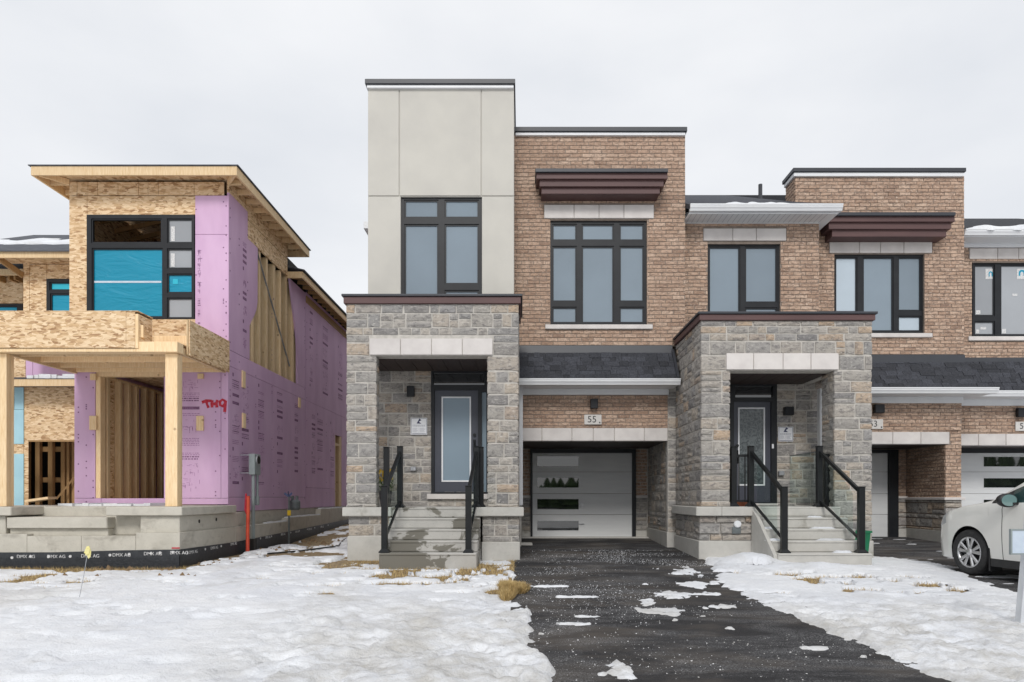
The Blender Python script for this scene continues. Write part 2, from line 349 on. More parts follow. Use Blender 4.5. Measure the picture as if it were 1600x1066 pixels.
# ------------------------------------------------------------------ small pieces: bricks, stones, shingles
def unit_piece(kind, seed):
    r = random.Random(seed*31+len(kind)); v = []; f = []
    if kind == 'stone':
        ix, iz = .03, .06
        us = [0, .34, .68, 1]; ws = [0, .5, 1]
        for w in ws:
            for u in us:
                ed = u in (0, 1) or w in (0, 1)
                uu = u+(ix if u == 0 else -ix if u == 1 else 0)*r.uniform(.4, 1.5); ww = w+(iz if w == 0 else -iz if w == 1 else 0)*r.uniform(.4, 1.6)
                v.append((uu, r.uniform(.12, .32) if ed else r.uniform(-.15, .12), ww))
        for k in range(2):
            for i in range(3): a = k*4+i; f.append((a, a+1, a+5, a+4))
        b0 = len(v); v += [(0, 1, 0), (1, 1, 0), (1, 1, 1), (0, 1, 1)]
        f += [(b0, b0+1, 3, 2, 1, 0), (b0+1, b0+2, 11, 7, 3), (b0+2, b0+3, 8, 9, 10, 11), (b0+3, b0, 0, 4, 8)]
    else:
        jx, jz = (.012, .05) if kind == 'brick' else (.008, .01)
        q = [(r.uniform(0, 2*jx), r.uniform(-.08, .12), r.uniform(0, 2*jz)), (1-r.uniform(0, 2*jx), r.uniform(-.08, .12), r.uniform(0, 2*jz)),
             (1-r.uniform(0, 2*jx), r.uniform(-.08, .12), 1-r.uniform(0, 2*jz)), (r.uniform(0, 2*jx), r.uniform(-.08, .12), 1-r.uniform(0, 2*jz))]
        v = q+[(0, 1, 0), (1, 1, 0), (1, 1, 1), (0, 1, 1)]
        f = [(0, 1, 2, 3), (4, 5, 1, 0), (5, 6, 2, 1), (6, 7, 3, 2), (7, 4, 0, 3)]
    return v, f
UNITS = {}
for kd, n in (('brick', 10), ('stone', 16), ('shingle', 4)):
    UNITS[kd] = []
    for s_ in range(n):
        v, f = unit_piece(kd, s_); me = bpy.data.meshes.new(kd); me.from_pydata(v, [], f); me.update(); bmesh_fix(me); me.materials.append(M[kd]); UNITS[kd].append((me, v, f))
class Pieces:
    def __init__(s, root): s.root = root; s.items = []
    def put(s, kind, parent, o, u, n, v, du, dd, dv):
        o = Vector(o); u = Vector(u); n = Vector(n); v = Vector(v); c = o+u*du/2+v*dv/2
        vis = abs(n.dot((c-cam.location).normalized()))*du*dv/max((c-cam.location).length, 1)**2
        px = CX+F*c.x/max(c.y, .1)
        if px < -40 or px > 1640: vis *= .01
        s.items.append((vis, kind, parent, o, u, n, v, du, dd, dv, rng.randrange(len(UNITS[kind]))))
    def flush(s):
        for kind in UNITS:
            it = sorted([i for i in s.items if i[1] == kind], key=lambda i: -i[0]); rest = MB()
            for k, (vis, kd, parent, o, u, n, v, du, dd, dv, var) in enumerate(it):
                mat4 = Matrix(((u.x*du, -n.x*dd, v.x*dv, o.x), (u.y*du, -n.y*dd, v.y*dv, o.y), (u.z*du, -n.z*dd, v.z*dv, o.z), (0, 0, 0, 1)))
                me, vv, ff = UNITS[kd][var]
                if k < 300:
                    ob = bpy.data.objects.new(kd, me); COL.objects.link(ob); ob.parent = parent
                    mat4.translation = o-org(parent); ob.matrix_basis = mat4
                else:
                    b = len(rest.v); rest.v += [tuple(mat4 @ Vector(q)) for q in vv]; rest.f += [tuple(i+b for i in q) for q in ff]
            if rest.v: rest.build(kind, M[kind], s.root)['kind'] = 'stuff'
def frame_of(facing):                    # u (along the wall), n (outwards)
    return {'-y': ((1, 0, 0), (0, -1, 0)), '-x': ((0, 1, 0), (-1, 0, 0)), '+x': ((0, 1, 0), (1, 0, 0))}[facing]
def pt(facing, plane, a, z): return (a, plane, z) if facing == '-y' else (plane, a, z)
def cut(a, b, hs):
    segs = [(a, b)]
    for h0, h1 in hs:
        new = []
        for s0, s1 in segs:
            if h1 <= s0 or h0 >= s1: new.append((s0, s1)); continue
            if h0 > s0: new.append((s0, h0))
            if h1 < s1: new.append((h1, s1))
        segs = new
    return segs
def bricks(P, parent, facing, plane, a0, a1, z0, z1, holes=(), L=.245, H=.0785, gap=.010, depth=.024):
    u, n = frame_of(facing); k0 = int(math.floor(z0/H)); k = k0
    while k*H < z1-.012:
        lo, hi = max(z0, k*H), min(z1, (k+1)*H); k += 1
        if hi-lo < .02: continue
        hs = [(h[0], h[1]) for h in holes if min(hi, h[3])-max(lo, h[2]) > .4*(hi-lo)]
        off = (k % 2)*L/2+((k*37) % 5)*.012
        for s0, s1 in cut(a0, a1, hs):
            i = math.floor((s0-off)/L)
            while i*L+off < s1-.01:
                b0, b1 = max(s0, i*L+off), min(s1, (i+1)*L+off); i += 1
                if b1-b0 < .03: continue
                P.put('brick', parent, pt(facing, plane+rng.uniform(-.0025, .0025), b0+gap/2, lo+gap/2), u, n, (0, 0, 1), b1-b0-gap, depth, hi-lo-gap)
COURSE = [0.0]; _c = random.Random(3)
while COURSE[-1] < 8: COURSE.append(COURSE[-1]+_c.choice([.105, .13, .155, .20, .20, .25, .25]))
def stones(P, parent, facing, plane, a0, a1, z0, z1, holes=(), gap=.014, depth=.05, dz=0.0):
    u, n = frame_of(facing)
    bounds = [z0]+[c-1+dz for c in COURSE if z0+.05 < c-1+dz < z1-.05]+[z1]
    for lo, hi in zip(bounds, bounds[1:]):
        hs = [(h[0], h[1]) for h in holes if min(hi, h[3])-max(lo, h[2]) > .4*(hi-lo)]
        h = hi-lo
        for s0, s1 in cut(a0, a1, hs):
            x = s0
            while x < s1-.01:
                w = rng.choice([.16, .22, .30, .38, .46]) if h > .12 else rng.choice([.20, .30, .42, .52])
                if s1-(x+w) < .12: w = s1-x
                if w > .62: w = w/2
                parts = [(lo, hi)]
                if h > .18 and rng.random() < .28:
                    mid = lo+h*rng.choice([.42, .5, .58]); parts = [(lo, mid), (mid, hi)]
                for q0, q1 in parts:
                    P.put('stone', parent, pt(facing, plane, x+gap/2, q0+gap/2), u, n, (0, 0, 1), w-gap, depth, q1-q0-gap)
                x += w
def shingles(P, parent, xa, xb, y0, z0, y1, z1, expo=.135, xa1=None, xb1=None):   # from eave (y0,z0) to top (y1,z1)
    S = math.hypot(y1-y0, z1-z0); v = Vector((0, (y1-y0)/S, (z1-z0)/S)); n = Vector((0, -v.z, v.y)); s = -.02; k = 0
    xa1 = xa if xa1 is None else xa1; xb1 = xb if xb1 is None else xb1
    while s < S-.03:
        t = max(s, 0)/S; a, b = xa+(xa1-xa)*t, xb+(xb1-xb)*t; x = a; h = min(expo+.03, S-s)
        while x < b-.02:
            w = min(rng.choice([.12, .18, .24, .32]), b-x)
            th = rng.choice([.010, .010, .018]); o = Vector((x, y0, z0))+v*s+n*(th+.004-.0012*k % .003)
            P.put('shingle', parent, o, (1, 0, 0), n, v, w-.004, th, h); x += w
        s += expo; k += 1

# ------------------------------------------------------------------ ground
GY = [-400, -5, 0, 5, 8, 10.8, 12, 14, 16.3, 22, 60, 400]; GZ = [-1.9, -1.55, -1.43, -1.31, -1.215, -1.135, -1.10, -1.04, -.965, -.86, -.8, -.8]
def g0(x, y):
    z = np.interp(y, GY, GZ); side = np.interp(y, [12, 16, 21, 26], [-1.10, -1.09, -.84, -.80])
    w = np.clip((-2.9-x)/.3, 0, 1)*np.clip((y-11)/1.0, 0, 1)*np.clip((40-y)/10, 0, 1)
    return ZC+z*(1-w)+side*w
def vnoise(x, y, s, seed):
    x = x*s+seed*17.3; y = y*s+seed*9.7; xi = np.floor(x).astype(int); yi = np.floor(y).astype(int); fx = x-xi; fy = y-yi
    fx = fx*fx*(3-2*fx); fy = fy*fy*(3-2*fy)
    def hsh(a, b):
        n = (a*374761393+b*668265263+seed*1442695) & 0x7fffffff; n = ((n ^ (n >> 13))*1274126177) & 0x7fffffff; return ((n ^ (n >> 16)) & 0xffff)/65535.0
    return (hsh(xi, yi)*(1-fx)+hsh(xi+1, yi)*fx)*(1-fy)+(hsh(xi, yi+1)*(1-fx)+hsh(xi+1, yi+1)*fx)*fy
def fbm(x, y, s, seed, octv=4, gain=.5):
    t = 0; a = 1; tot = 0
    for i in range(octv): t = t+a*vnoise(x, y, s*2**i, seed+i); tot += a; a *= gain
    return t/tot
def sstep(a, b, x): t = np.clip((x-a)/(b-a), 0, 1); return t*t*(3-2*t)
import functools
@functools.lru_cache(None)
def gpos(px, py, dz=0):                 # point on the graded ground seen at a pixel
    Y = 8.0
    for _ in range(40):
        z = float(g0(np.array((px-CX)*Y/F), np.array(Y)))+dz; Y = .5*Y+.5*(ZC-z)*F/max(py-HY, 5)
    return (px-CX)*Y/F, Y
def bnoise(x, y, seed): return (fbm(x, y*.8, 4.0, seed, 6, .72)-.5)*2
def blob(x, y, px, py, rx, ry, ns, nz_):    # ragged ellipse centred at a ground pixel; >0 inside
    cx, cy = gpos(px, py); return 1-np.sqrt(((x-cx)/rx)**2+((y-cy)/ry)**2)+nz_*ns
DENTS = [(40,940,.22,.14),(140,946,.16,.1),(190,955,.12,.1),(90,928,.12,.12),(250,910,.2,.1),(300,918,.14,.1),(160,893,.3,.12),(25,925,.2,.12),(470,935,.14,.1),(510,928,.14,.1),(140,1030,.26,.13),(270,1040,.22,.08),(430,1022,.2,.09),(590,915,.3,.1),(420,880,.16,.14),
         (110,965,.16,.09),(320,900,.14,.1),(500,885,.2,.16),(720,925,.07,.06),(1010,1000,.05,.05)]
DENTS += [(60+46*i+(7*i*i) % 13, 1000-10*i+(i % 2)*9, .07, .12) for i in range(11)]+[(880+0*i+1120-880+52*i, 955+7*i+(i % 2)*8, .07, .12) for i in range(1, 9)]
BARE = [(60,884,.5,.10),(130,888,.4,.06),(330,878,.4,.14),(360,872,.3,.2),(270,892,.45,.10),(400,875,.3,.1),(455,862,.3,.3),(540,878,.2,.2),(660,884,.6,.12),(740,890,.4,.2),(620,915,.3,.08),(770,900,.3,.2),(1230,900,.25,.07),(1310,905,.25,.06),(1430,905,.2,.06),(1350,925,.2,.05),(1480,935,.15,.04),(30,958,.18,.06),(120,912,.2,.06),(200,965,.15,.05),(380,940,.12,.04),(690,945,.12,.03),(640,893,.75,.28),(700,905,.5,.22),(600,905,.35,.16),(560,880,.5,.25),(800,926,.34,.62),(1262,908,.33,.11),(1300,915,.2,.07),(1450,917,.22,.10),(1385,912,.2,.08),(1340,905,.2,.08),(1195,890,.15,.05),(1500,925,.15,.05),(1400,930,.16,.05),(240,884,.42,.12),(300,886,.35,.14),(205,886,.2,.08),(430,868,.35,.3),(480,850,.3,.5),(510,855,.35,.3),(525,842,.3,.5),(10,876,.3,.2)]
DPATCH = [(1050,930,.35,.22),(1035,957,.26,.16),(1010,945,.14,.12),(965,1052,.12,.17),(940,1058,.05,.06),(1275,1016,.13,.045),(1300,985,.06,.03),(1095,965,.12,.05),(1080,915,.3,.3),(1110,930,.3,.12),(1070,895,.35,.3),(1125,950,.25,.1),(845,993,.05,.03),(1010,915,.08,.03),(1055,972,.07,.03),(1140,985,.05,.03),(905,935,.3,.04),(850,918,.25,.05),(920,966,.2,.05),(890,978,.25,.04),(1350,1030,.05,.03)]
def snow_th(x, y):
    lo = fbm(x, y, .5, 1); mid = fbm(x, y, 2.2, 8); hi = fbm(x, y, 9, 15); vh = fbm(x, y, 26, 21, 3)
    th = .042+.06*(lo-.35)+.035*(mid-.5)+.022*(hi-.5)+.012*(vh-.5)
    th = th-.05*sstep(.62, .74, fbm(x, y*1.8, 1.3, 120))-.07*sstep(.66, .76, fbm(x, y*1.6, 3.4, 131))*sstep(.45, .6, fbm(x, y, .4, 140))
    lumpy = sstep(8.5, 6.5, y)*sstep(.0, -.6, np.abs(x-1.5)-4.2)         # churned snow near the street
    th = th+lumpy*(.07*(mid-.4)+.05*(hi-.5)+.03*(vh-.5))
    n33, n51, n62 = bnoise(x, y, 33), bnoise(x, y, 51), bnoise(x, y, 62)
    for (px, py, rx, ry) in DENTS: th = th-(.046 if (px, py) in ((140, 1030), (40, 940), (160, 893), (250, 910)) else .034)*np.clip(blob(x, y, px, py, rx, ry*1.3, .6, n33)*4.5, 0, 1)
    for (px, py, rx, ry) in BARE: th = th-.20*np.clip(blob(x, y, px, py, rx, ry*2.0, 2.2, n51)*2.6, 0, 1)
    th = np.where(y < 8.4, np.maximum(th, .010+.004*vh), th)
    # driveway of number 55, ragged edges
    rag = (mid-.5)*.28+(hi-.5)*.22+(vh-.5)*.08
    lft = np.interp(y, [4, 5, 6, 7, 9, 10.5, 12], [.24, .22, .16, .08, -.05, -.1, -.2])+rag*.5
    rgt = np.interp(y, [4, 5.4, 6.4, 7.9, 9, 9.8, 11, 12.5], [3.05, 2.93, 2.8, 2.72, 2.62, 2.75, 3.05, 3.2])+rag
    inn = sstep(-.07, .05, x-lft)*sstep(-.10, .05, rgt-x); inn = np.where(y < 17, inn, 0)
    dv = -.035+0*x
    for (px, py, rx, ry) in DPATCH: dv = np.maximum(dv, -.035+.075*np.clip(blob(x, y, px, py, rx*1.1, ry*1.6, 1.5, n62)*2.0, 0, 1)*(.6+.5*hi))
    th = th*(1-inn)+dv*inn
    # driveway of number 53
    l2 = np.interp(y, [4, 7, 8.1, 9.5, 10.4, 11.3, 12.3, 14], [5.6, 5.85, 6.0, 6.35, 6.6, 6.9, 6.35, 6.2])+rag*.8
    in2 = sstep(-.1, .12, x-l2)*sstep(-.2, .3, 10.3-x)
    th = th*(1-in2)+(-.03+.05*sstep(.56, .72, fbm(x*.6, y*1.5, 1.6, 77)))*in2
    # heap against the porch base of number 53
    th = th+.17*np.exp(-(((x-3.75)/.48)**2+((y-11.15)/.42)**2))*(1-.2*inn)+.08*np.exp(-(((x-4.6)/.6)**2+((y-10.5)/.3)**2))
    # melted back along walls
    th = np.where((x > -3.2) & (x < .05) & (y > 10.4), th-.05*sstep(10.4, 10.75, y), th)
    th = np.where(x < -5.3, th-.12*sstep(10.45, 10.75, y+.25*(mid-.5)), th)
    th = th-.14*sstep(.50, .62, fbm(x, y, 1.7, 91))*np.clip((-2.9-x)/.3, 0, 1)*np.clip((y-12)/1.0, 0, 1)
    th = np.where((np.abs(x) > 14) | (y < 2) | (y > 30), np.maximum(th, .04), th)
    return th
def axis(a, b, d, lo, hi):
    c = list(np.arange(a, b+d/2, d)); s = d; v = b
    while v < hi: s *= 1.35; v += s; c.append(v)
    s = d; v = a; pre = []
    while v > lo: s *= 1.35; v -= s; pre.append(v)
    return np.array(pre[::-1]+c)
def sheet(name, xs, ys, zf, m, kind):
    X, Y = np.meshgrid(xs, ys); Z = zf(X, Y); nx, ny = len(xs), len(ys)
    me = bpy.data.meshes.new(name); me.vertices.add(nx*ny); me.vertices.foreach_set('co', np.stack([X, Y, Z], -1).ravel())
    i = np.arange((nx-1)*(ny-1)); a = (i//(nx-1))*nx+i % (nx-1); q = np.stack([a, a+1, a+nx+1, a+nx], -1).ravel()
    me.loops.add(len(q)); me.loops.foreach_set('vertex_index', q); me.polygons.add(len(i)); me.polygons.foreach_set('loop_start', np.arange(len(i))*4); me.polygons.foreach_set('loop_total', np.full(len(i), 4))
    me.update(); me.validate(); me.polygons.foreach_set('use_smooth', np.ones(len(i), bool)); me.materials.append(m)
    o = bpy.data.objects.new(name, me); COL.objects.link(o); o['kind'] = kind; return o
tag(sheet('ground', axis(-12, 12, .25, -300, 300), axis(3, 24, .25, -300, 300), lambda x, y: g0(x, y)+.012*(fbm(x, y, 3, 4)-.5), M['soil'], 'structure'), 'brown soil and dormant grass ground showing through the snow', 'ground')
def drive(name, x0, x1, y0, y1, label):
    o = sheet(name, np.arange(x0, x1+.01, .1), np.arange(y0, y1+.01, .1), lambda x, y: g0(x, y)+.014, M['asphalt'], 'structure'); tag(o, label, 'driveway')
drive('driveway', -.12, 3.18, -3, 16.35, 'black asphalt driveway leading to the open garage recess numbered 55')
drive('driveway', 5.65, 14, -3, 17.0, 'black asphalt driveway under the white minivan')
sn = sheet('snow', axis(-11.5, 9.5, .036, -290, 290), np.concatenate([axis(4.4, 12.8, .036, -290, 12.8), np.arange(12.86, 24, .07), axis(24.1, 25, .2, 24.1, 290)]), lambda x, y: g0(x, y)+snow_th(x, y), M['snow'], 'stuff')
tag(sn, 'trampled white snow lying over the front yards', 'snow')
def crumbs(name, pts, m, label, cat):
    b = MB()
    for (x, y, z, r) in pts:
        n = len(b.v); j = lambda: r*rng.uniform(.6, 1.3)
        b.v += [(x+j(), y+rng.uniform(-r, r)*.4, z), (x+rng.uniform(-r, r)*.4, y+j(), z), (x-j(), y, z), (x, y-j(), z), (x+rng.uniform(-r, r)*.3, y, z+j()*.8)]
        b.f += [(n, n+1, n+4), (n+1, n+2, n+4), (n+2, n+3, n+4), (n+3, n, n+4)]
    return tag(b.build(name, m), label, cat, kind='stuff')
pts = []
X = nprng.uniform(-.05, 3.15, 90000); Y = 4.8+nprng.power(1.3, 90000)*8.7
dens = np.clip((fbm(X*.8, Y*1.6, 1.3, 101)-.40)*3.4, 0, 1)**1.4*np.interp(Y, [4.6, 7, 8, 12, 14], [.35, .5, .6, .9, .5])
keep = nprng.uniform(0, 1, 90000) < dens*.36; gz = g0(X, Y)+.013
for x, y, z in zip(X[keep], Y[keep], gz[keep]): pts.append((x, y, z, min(.010, .0026*math.exp(abs(rng.gauss(0, .6))))))
crumbs('snow_crumbs', pts, M['snow'], 'white crumbs of snow and ice scattered over the black driveway', 'snow crumbs')
# grass where the snow is bare
def straw():
    n = 240000; X = nprng.uniform(-11, 6.6, n); Y = nprng.uniform(4.6, 13, n); t = snow_th(X, Y)
    ok = (t < -.002) & ~((X > -.10) & (X < 3.15)) & (X < 5.6); X, Y, t = X[ok], Y[ok], t[ok]; Z = g0(X, Y)
    b = MB()
    cx, cy = gpos(799, 926)
    for x, y, z in zip(X[:26000], Y[:26000], Z[:26000]):
        if (x < -2.9 and y > 11) or (y > 11.8): continue
        a = rng.uniform(0, 6.28); l = rng.uniform(.035, .085); w = .0035; k = len(b.v); ln = rng.uniform(.3, 1.2)
        dx, dy = math.cos(a), math.sin(a)
        b.v += [(x-dy*w, y+dx*w, z-.005), (x+dy*w, y-dx*w, z-.005), (x+dx*l*ln, y+dy*l*ln, z+l*.75)]; b.f.append((k, k+1, k+2))
    for i in range(9000):
        rr = math.sqrt(rng.random()); a0 = rng.uniform(0, 6.28); k_ = .8+.35*math.sin(3*a0+1); x = cx+.19*rr*k_*math.cos(a0); y = cy+.62*rr*k_*math.sin(a0); z = float(g0(np.array(x), np.array(y)))+.05*(1-rr)
        a = rng.uniform(0, 6.28); l = rng.uniform(.05, .13); w = .004; k = len(b.v); dx, dy = math.cos(a), math.sin(a)
        b.v += [(x-dy*w, y+dx*w, z-.005), (x+dy*w, y-dx*w, z-.005), (x+dx*l*.7, y+dy*l*.7, z+l*.8)]; b.f.append((k, k+1, k+2))
    tag(b.build('dry_grass', M['straw']), 'straw coloured dry grass poking out of the melting snow', 'grass', kind='stuff')
straw()
pts = []
for (px, py, rx, ry, n) in ((235,880,.55,.10,50),(300,884,.5,.12,60),(10,874,.35,.12,30),(60,905,.5,.2,8),(430,862,.5,.3,22),(500,848,.5,.6,30),(330,880,.5,.1,25),(270,905,.5,.15,10),(160,905,.4,.15,6)):
    cx, cy = gpos(px, py)
    for i in range(n):
        x = cx+rng.gauss(0, rx*.5); y = cy+rng.gauss(0, ry*.5)
        if y > 10.75 and x < -5.3: y = 10.7
        pts.append((x, y, float(g0(np.array(x), np.array(y)))+max(-.005, float(snow_th(np.array([x]), np.array([y]))[0])-.012), .02*math.exp(abs(rng.gauss(0, .6)))))
crumbs('soil_clods', pts, M['clod'], 'brown clods of soil thrown up beside the foundation', 'soil')

# ------------------------------------------------------------------ building parts
def window(parent, Y, outer, panes, mats='pane', name='window', sash=.03, deep=.07):
    """outer and panes as pixel rectangles in the plane Y; the frame stands back in its opening"""
    yf = Y+deep; o = RC(*outer, yf); ps = [RC(*p, yf) for p in panes]
    sx = [(p[0]-sash, p[1]+sash, p[2]-sash, p[3]+sash) for p in ps]
    b = MB()
    for r in minus(o, sx): b.box(r[0], r[1], yf-.012, yf+.06, r[2], r[3])
    fr = b.build(name, M['frame_black'], parent)
    for i, (p, s) in enumerate(zip(ps, sx)):
        b = MB()
        for r in minus(s, [p]): b.box(r[0], r[1], yf+.006, yf+.055, r[2], r[3])
        b.build('sash', M['frame_black'], fr)
        mt = mats if isinstance(mats, str) else mats[i]
        if mt: MB().box(p[0]-.004, p[1]+.004, yf+.028, yf+.038, p[2]-.004, p[3]+.004).build('pane', M[mt], fr)
    return fr, o
def lintel(parent, Y, x0, x1, y0, y1, joints, proud=.022, deep=.16, name='lintel'):
    xs = [x0]+joints+[x1]; X0, X1, Z0, Z1 = RC(x0, x1, y0, y1, Y-proud)
    fr = MB().box(X0+.01, X1-.01, Y+.0, Y+deep, Z0+.006, Z1-.006).build(name, M['stone_mortar'], parent)
    for a, b in zip(xs, xs[1:]):
        r = RC(a, b, y0, y1, Y-proud); box('lintel_block', M['precast'], fr, r[0]+.006, r[1]-.006, Y-proud, Y+deep+.004, r[2], r[3], .006)
    return fr
def parapet(parent, Y, x0, x1, ycap, ytrim, ybot, depth, proud=.09, side=True):
    """white trim board and dark metal cap along the front and both sides"""
    Yf = Y-proud; X0, X1 = wx(x0, Yf), wx(x1, Yf); zc, zt, zb = wz(ycap, Yf), wz(ytrim, Yf), wz(ybot, Y-.05)
    cap = MB(); cap.box(X0, X1, Yf, Y+depth, zt, zc, .006); cap.build('parapet_cap', M['cap_metal'], parent)
    MB().box(X0+.03, X1-.03, Y-.055, Y+depth-.03, zb, zt-.003, .006).build('parapet_trim', M['white_metal'], parent)
def hood(parent, Y, x0, x1, tiers, ycap, zbot):
    """stepped brown canopy over a window: tiers = [(px left, px right, y top, y bottom)] from the top down"""
    b0 = tiers[0]; n = len(tiers); fr = None
    for i, (a, b, t, bt) in enumerate(tiers):
        Yf = Y-.34-.055*(n-1-i); r = RC(a, b, t, bt, Yf)
        o = MB().box(r[0], r[1], Yf, Y+.02, r[2], r[3]+(0 if i == 0 else .004), .006)
        if fr is None: fr = o.build('window_hood', M['brown_fascia'], parent)
        else: o.build('hood_tier', M['brown_fascia'], fr)
    Yf = Y-.34-.055*n; r = RC(x0, x1, ycap, tiers[0][2], Yf); MB().box(r[0], r[1], Yf, Y+.02, r[2]+.003, r[3], .006).build('hood_cap', M['cap_metal'], fr)
    return fr
def gutter(parent, X0, X1, Yf, zt, h=.11, name='gutter'):
    pts = [(Yf, zt), (Yf+.012, zt), (Yf+.012, zt-.012), (Yf+.02, zt-.04), (Yf+.05, zt-h+.01), (Yf+.11, zt-h+.01), (Yf+.11, zt-.01), (Yf+.125, zt-.01), (Yf+.125, zt-h), (Yf+.04, zt-h), (Yf+.03, zt-h+.02), (Yf, zt-.03)]
    return MB().prism([(Yf, zt), (Yf+.125, zt), (Yf+.125, zt-h), (Yf+.05, zt-h), (Yf+.035, zt-h*.72), (Yf+.012, zt-h*.45), (Yf+.012, zt-h*.22), (Yf, zt-h*.2)], 'x', X0, X1).build(name, M['white_metal'], parent)
def garage_door(parent, Y, fr, slab, lines, panes, pm='pane_dark', handle=None):
    o = RC(*fr, Y); s = RC(*slab, Y)
    b = MB()
    for r in minus(o, [s]): b.box(r[0], r[1], Y-.06, Y+.1, r[2], r[3])
    d = b.build('garage_door', M['frame_black'], parent)
    zs = [s[3]]+[wz(l, Y) for l in lines]+[s[2]]; ps = [RC(*p, Y) for p in panes]
    for zt, zb in zip(zs, zs[1:]):
        b = MB()
        for r in minus((s[0]+.003, s[1]-.003, zb+.004, zt-.004), ps): b.box(r[0], r[1], Y, Y+.05, r[2], r[3])
        b.build('door_panel', M['garage_panel'], d)
    for p in ps:
        f = MB()
        for r in minus((p[0]-.001, p[1]+.001, p[2]-.001, p[3]+.001), [(p[0]+.014, p[1]-.014, p[2]+.014, p[3]-.014)]): f.box(r[0], r[1], Y-.006, Y+.03, r[2], r[3])
        f.build('pane_trim', M['garage_panel'], d)
        MB().box(p[0]+.012, p[1]-.012, Y+.012, Y+.022, p[2]+.012, p[3]-.012).build('pane', M[pm], d)
    if handle:
        hx, hy = wx(handle[0], Y), wz(handle[1], Y)
        MB().box(hx-.03, hx+.03, Y-.025, Y+.002, hy-.06, hy+.06, .01).box(hx-.02, hx+.015, Y-.05, Y-.025, hy-.02, hy+.03, .008).build('handle', M['white_trim'], d)
        box('lift_handle', M['galvanized'], d, hx-.09, hx+.05, Y-.03, Y+.002, hy-.5*.9, hy-.5*.9+.02)
    return d
def text_obj(txt, size, m, name, parent, loc, rot=(math.pi/2, 0, 0), xs=1.0, align='CENTER'):
    cu = bpy.data.curves.new('tmp', 'FONT'); cu.body = txt; cu.size = size; cu.align_x = align; cu.align_y = 'CENTER'; cu.extrude = .0012
    t = bpy.data.objects.new('tmp', cu); COL.objects.link(t); dg = bpy.context.evaluated_depsgraph_get()
    me = bpy.data.meshes.new_from_object(t.evaluated_get(dg)); bpy.data.objects.remove(t); me.materials.clear(); me.materials.append(m); me.name = name
    o = bpy.data.objects.new(name, me); COL.objects.link(o); o.rotation_euler = rot; o.scale = (xs, 1, 1)
    if parent is not None: o.parent = parent; o.location = Vector(loc)-org(parent)
    else: o.location = loc
    return o
def wall_light(Y, x0, x1, y0, y1, label):
    r = RC(x0, x1, y0, y1, Y-.08); c = ((r[0]+r[1])/2, Y, (r[2]+r[3])/2); t = thing('wall_light', (c[0], Y, r[2]), label, 'wall light', 'black box wall lights')
    MB().box(c[0]-.045, c[0]+.045, Y-.03, Y-.001, r[2]+.02, r[3]-.02, .006).build('back_plate', M['frame_black'], t)
    MB().box(r[0], r[1], Y-.13, Y-.03, r[2], r[3], .008).build('lamp_housing', M['frame_black'], t)
def plaque(Y, x0, x1, y0, y1, txt, label):
    r = RC(x0, x1, y0, y1, Y-.03); t = thing('house_number', ((r[0]+r[1])/2, Y, r[2]), label, 'house number', 'pale stone house number plaques')
    MB().box(r[0], r[1], Y-.03, Y-.003, r[2], r[3], .005).build('stone_plate', M['plaque'], t)
    text_obj(txt, .19, M['text_black'], 'numerals', t, ((r[0]+r[1])/2-.02, Y-.032, (r[2]+r[3])/2))
    MB().box(r[1]-.05, r[1]-.025, Y-.0335, Y-.03, r[2]+.025, r[2]+.055).build('mark', M['text_black'], t)
def notice(Y, x0, x1, y0, y1, label, flip=False):
    r = RC(x0, x1, y0, y1, Y-.02); t = thing('notice', ((r[0]+r[1])/2, Y, r[2]), label, 'notice', 'white notices beside the front doors')
    MB().box(r[0], r[1], Y-.02, Y-.003, r[2], r[3], .002).build('sheet', M['white_trim'], t)
    w, h = r[1]-r[0], r[3]-r[2]; cx = (r[0]+r[1])/2; y = Y-.0215
    b = MB()
    for q in minus((r[0]+.012, r[1]-.012, r[2]+.012, r[3]-.012), [(r[0]+.018, r[1]-.018, r[2]+.018, r[3]-.018)]): b.box(q[0], q[1], y, y+.002, q[2], q[3])
    b.build('border', M['print_navy'], t)
    zc_ = r[3]-h*.2; b = MB()
    b.prism([(cx-.045, zc_-.045), (cx+.01, zc_+.05), (cx+.05, zc_+.02), (cx+.0, zc_-.01), (cx+.05, zc_-.05)], 'y', y, y+.002).build('emblem', M['print_navy'], t)
    b = MB(); z = zc_-.07
    for i in range(2):
        x = r[0]+w*.12
        while x < r[1]-w*.14: l = rng.uniform(.015, .04); b.box(x, min(x+l, r[1]-w*.1), y, y+.002, z-.011, z); x += l+.007
        z -= .02
    b.box(cx-.002, cx+.002, y, y+.002, r[2]+h*.12, r[2]+h*.42)
    for sx in (0, 1):
        z = r[2]+h*.40
        for i in range(6): b.box(r[0]+w*(.1+.45*sx), r[0]+w*(.1+.45*sx+rng.uniform(.2, .35)), y, y+.002, z-.005, z); z -= h*.045
    b.box(r[0]+w*.1, r[1]-w*.1, y, y+.002, r[2]+h*.07, r[2]+h*.10); b.build('lettering', M['print_grey'], t)
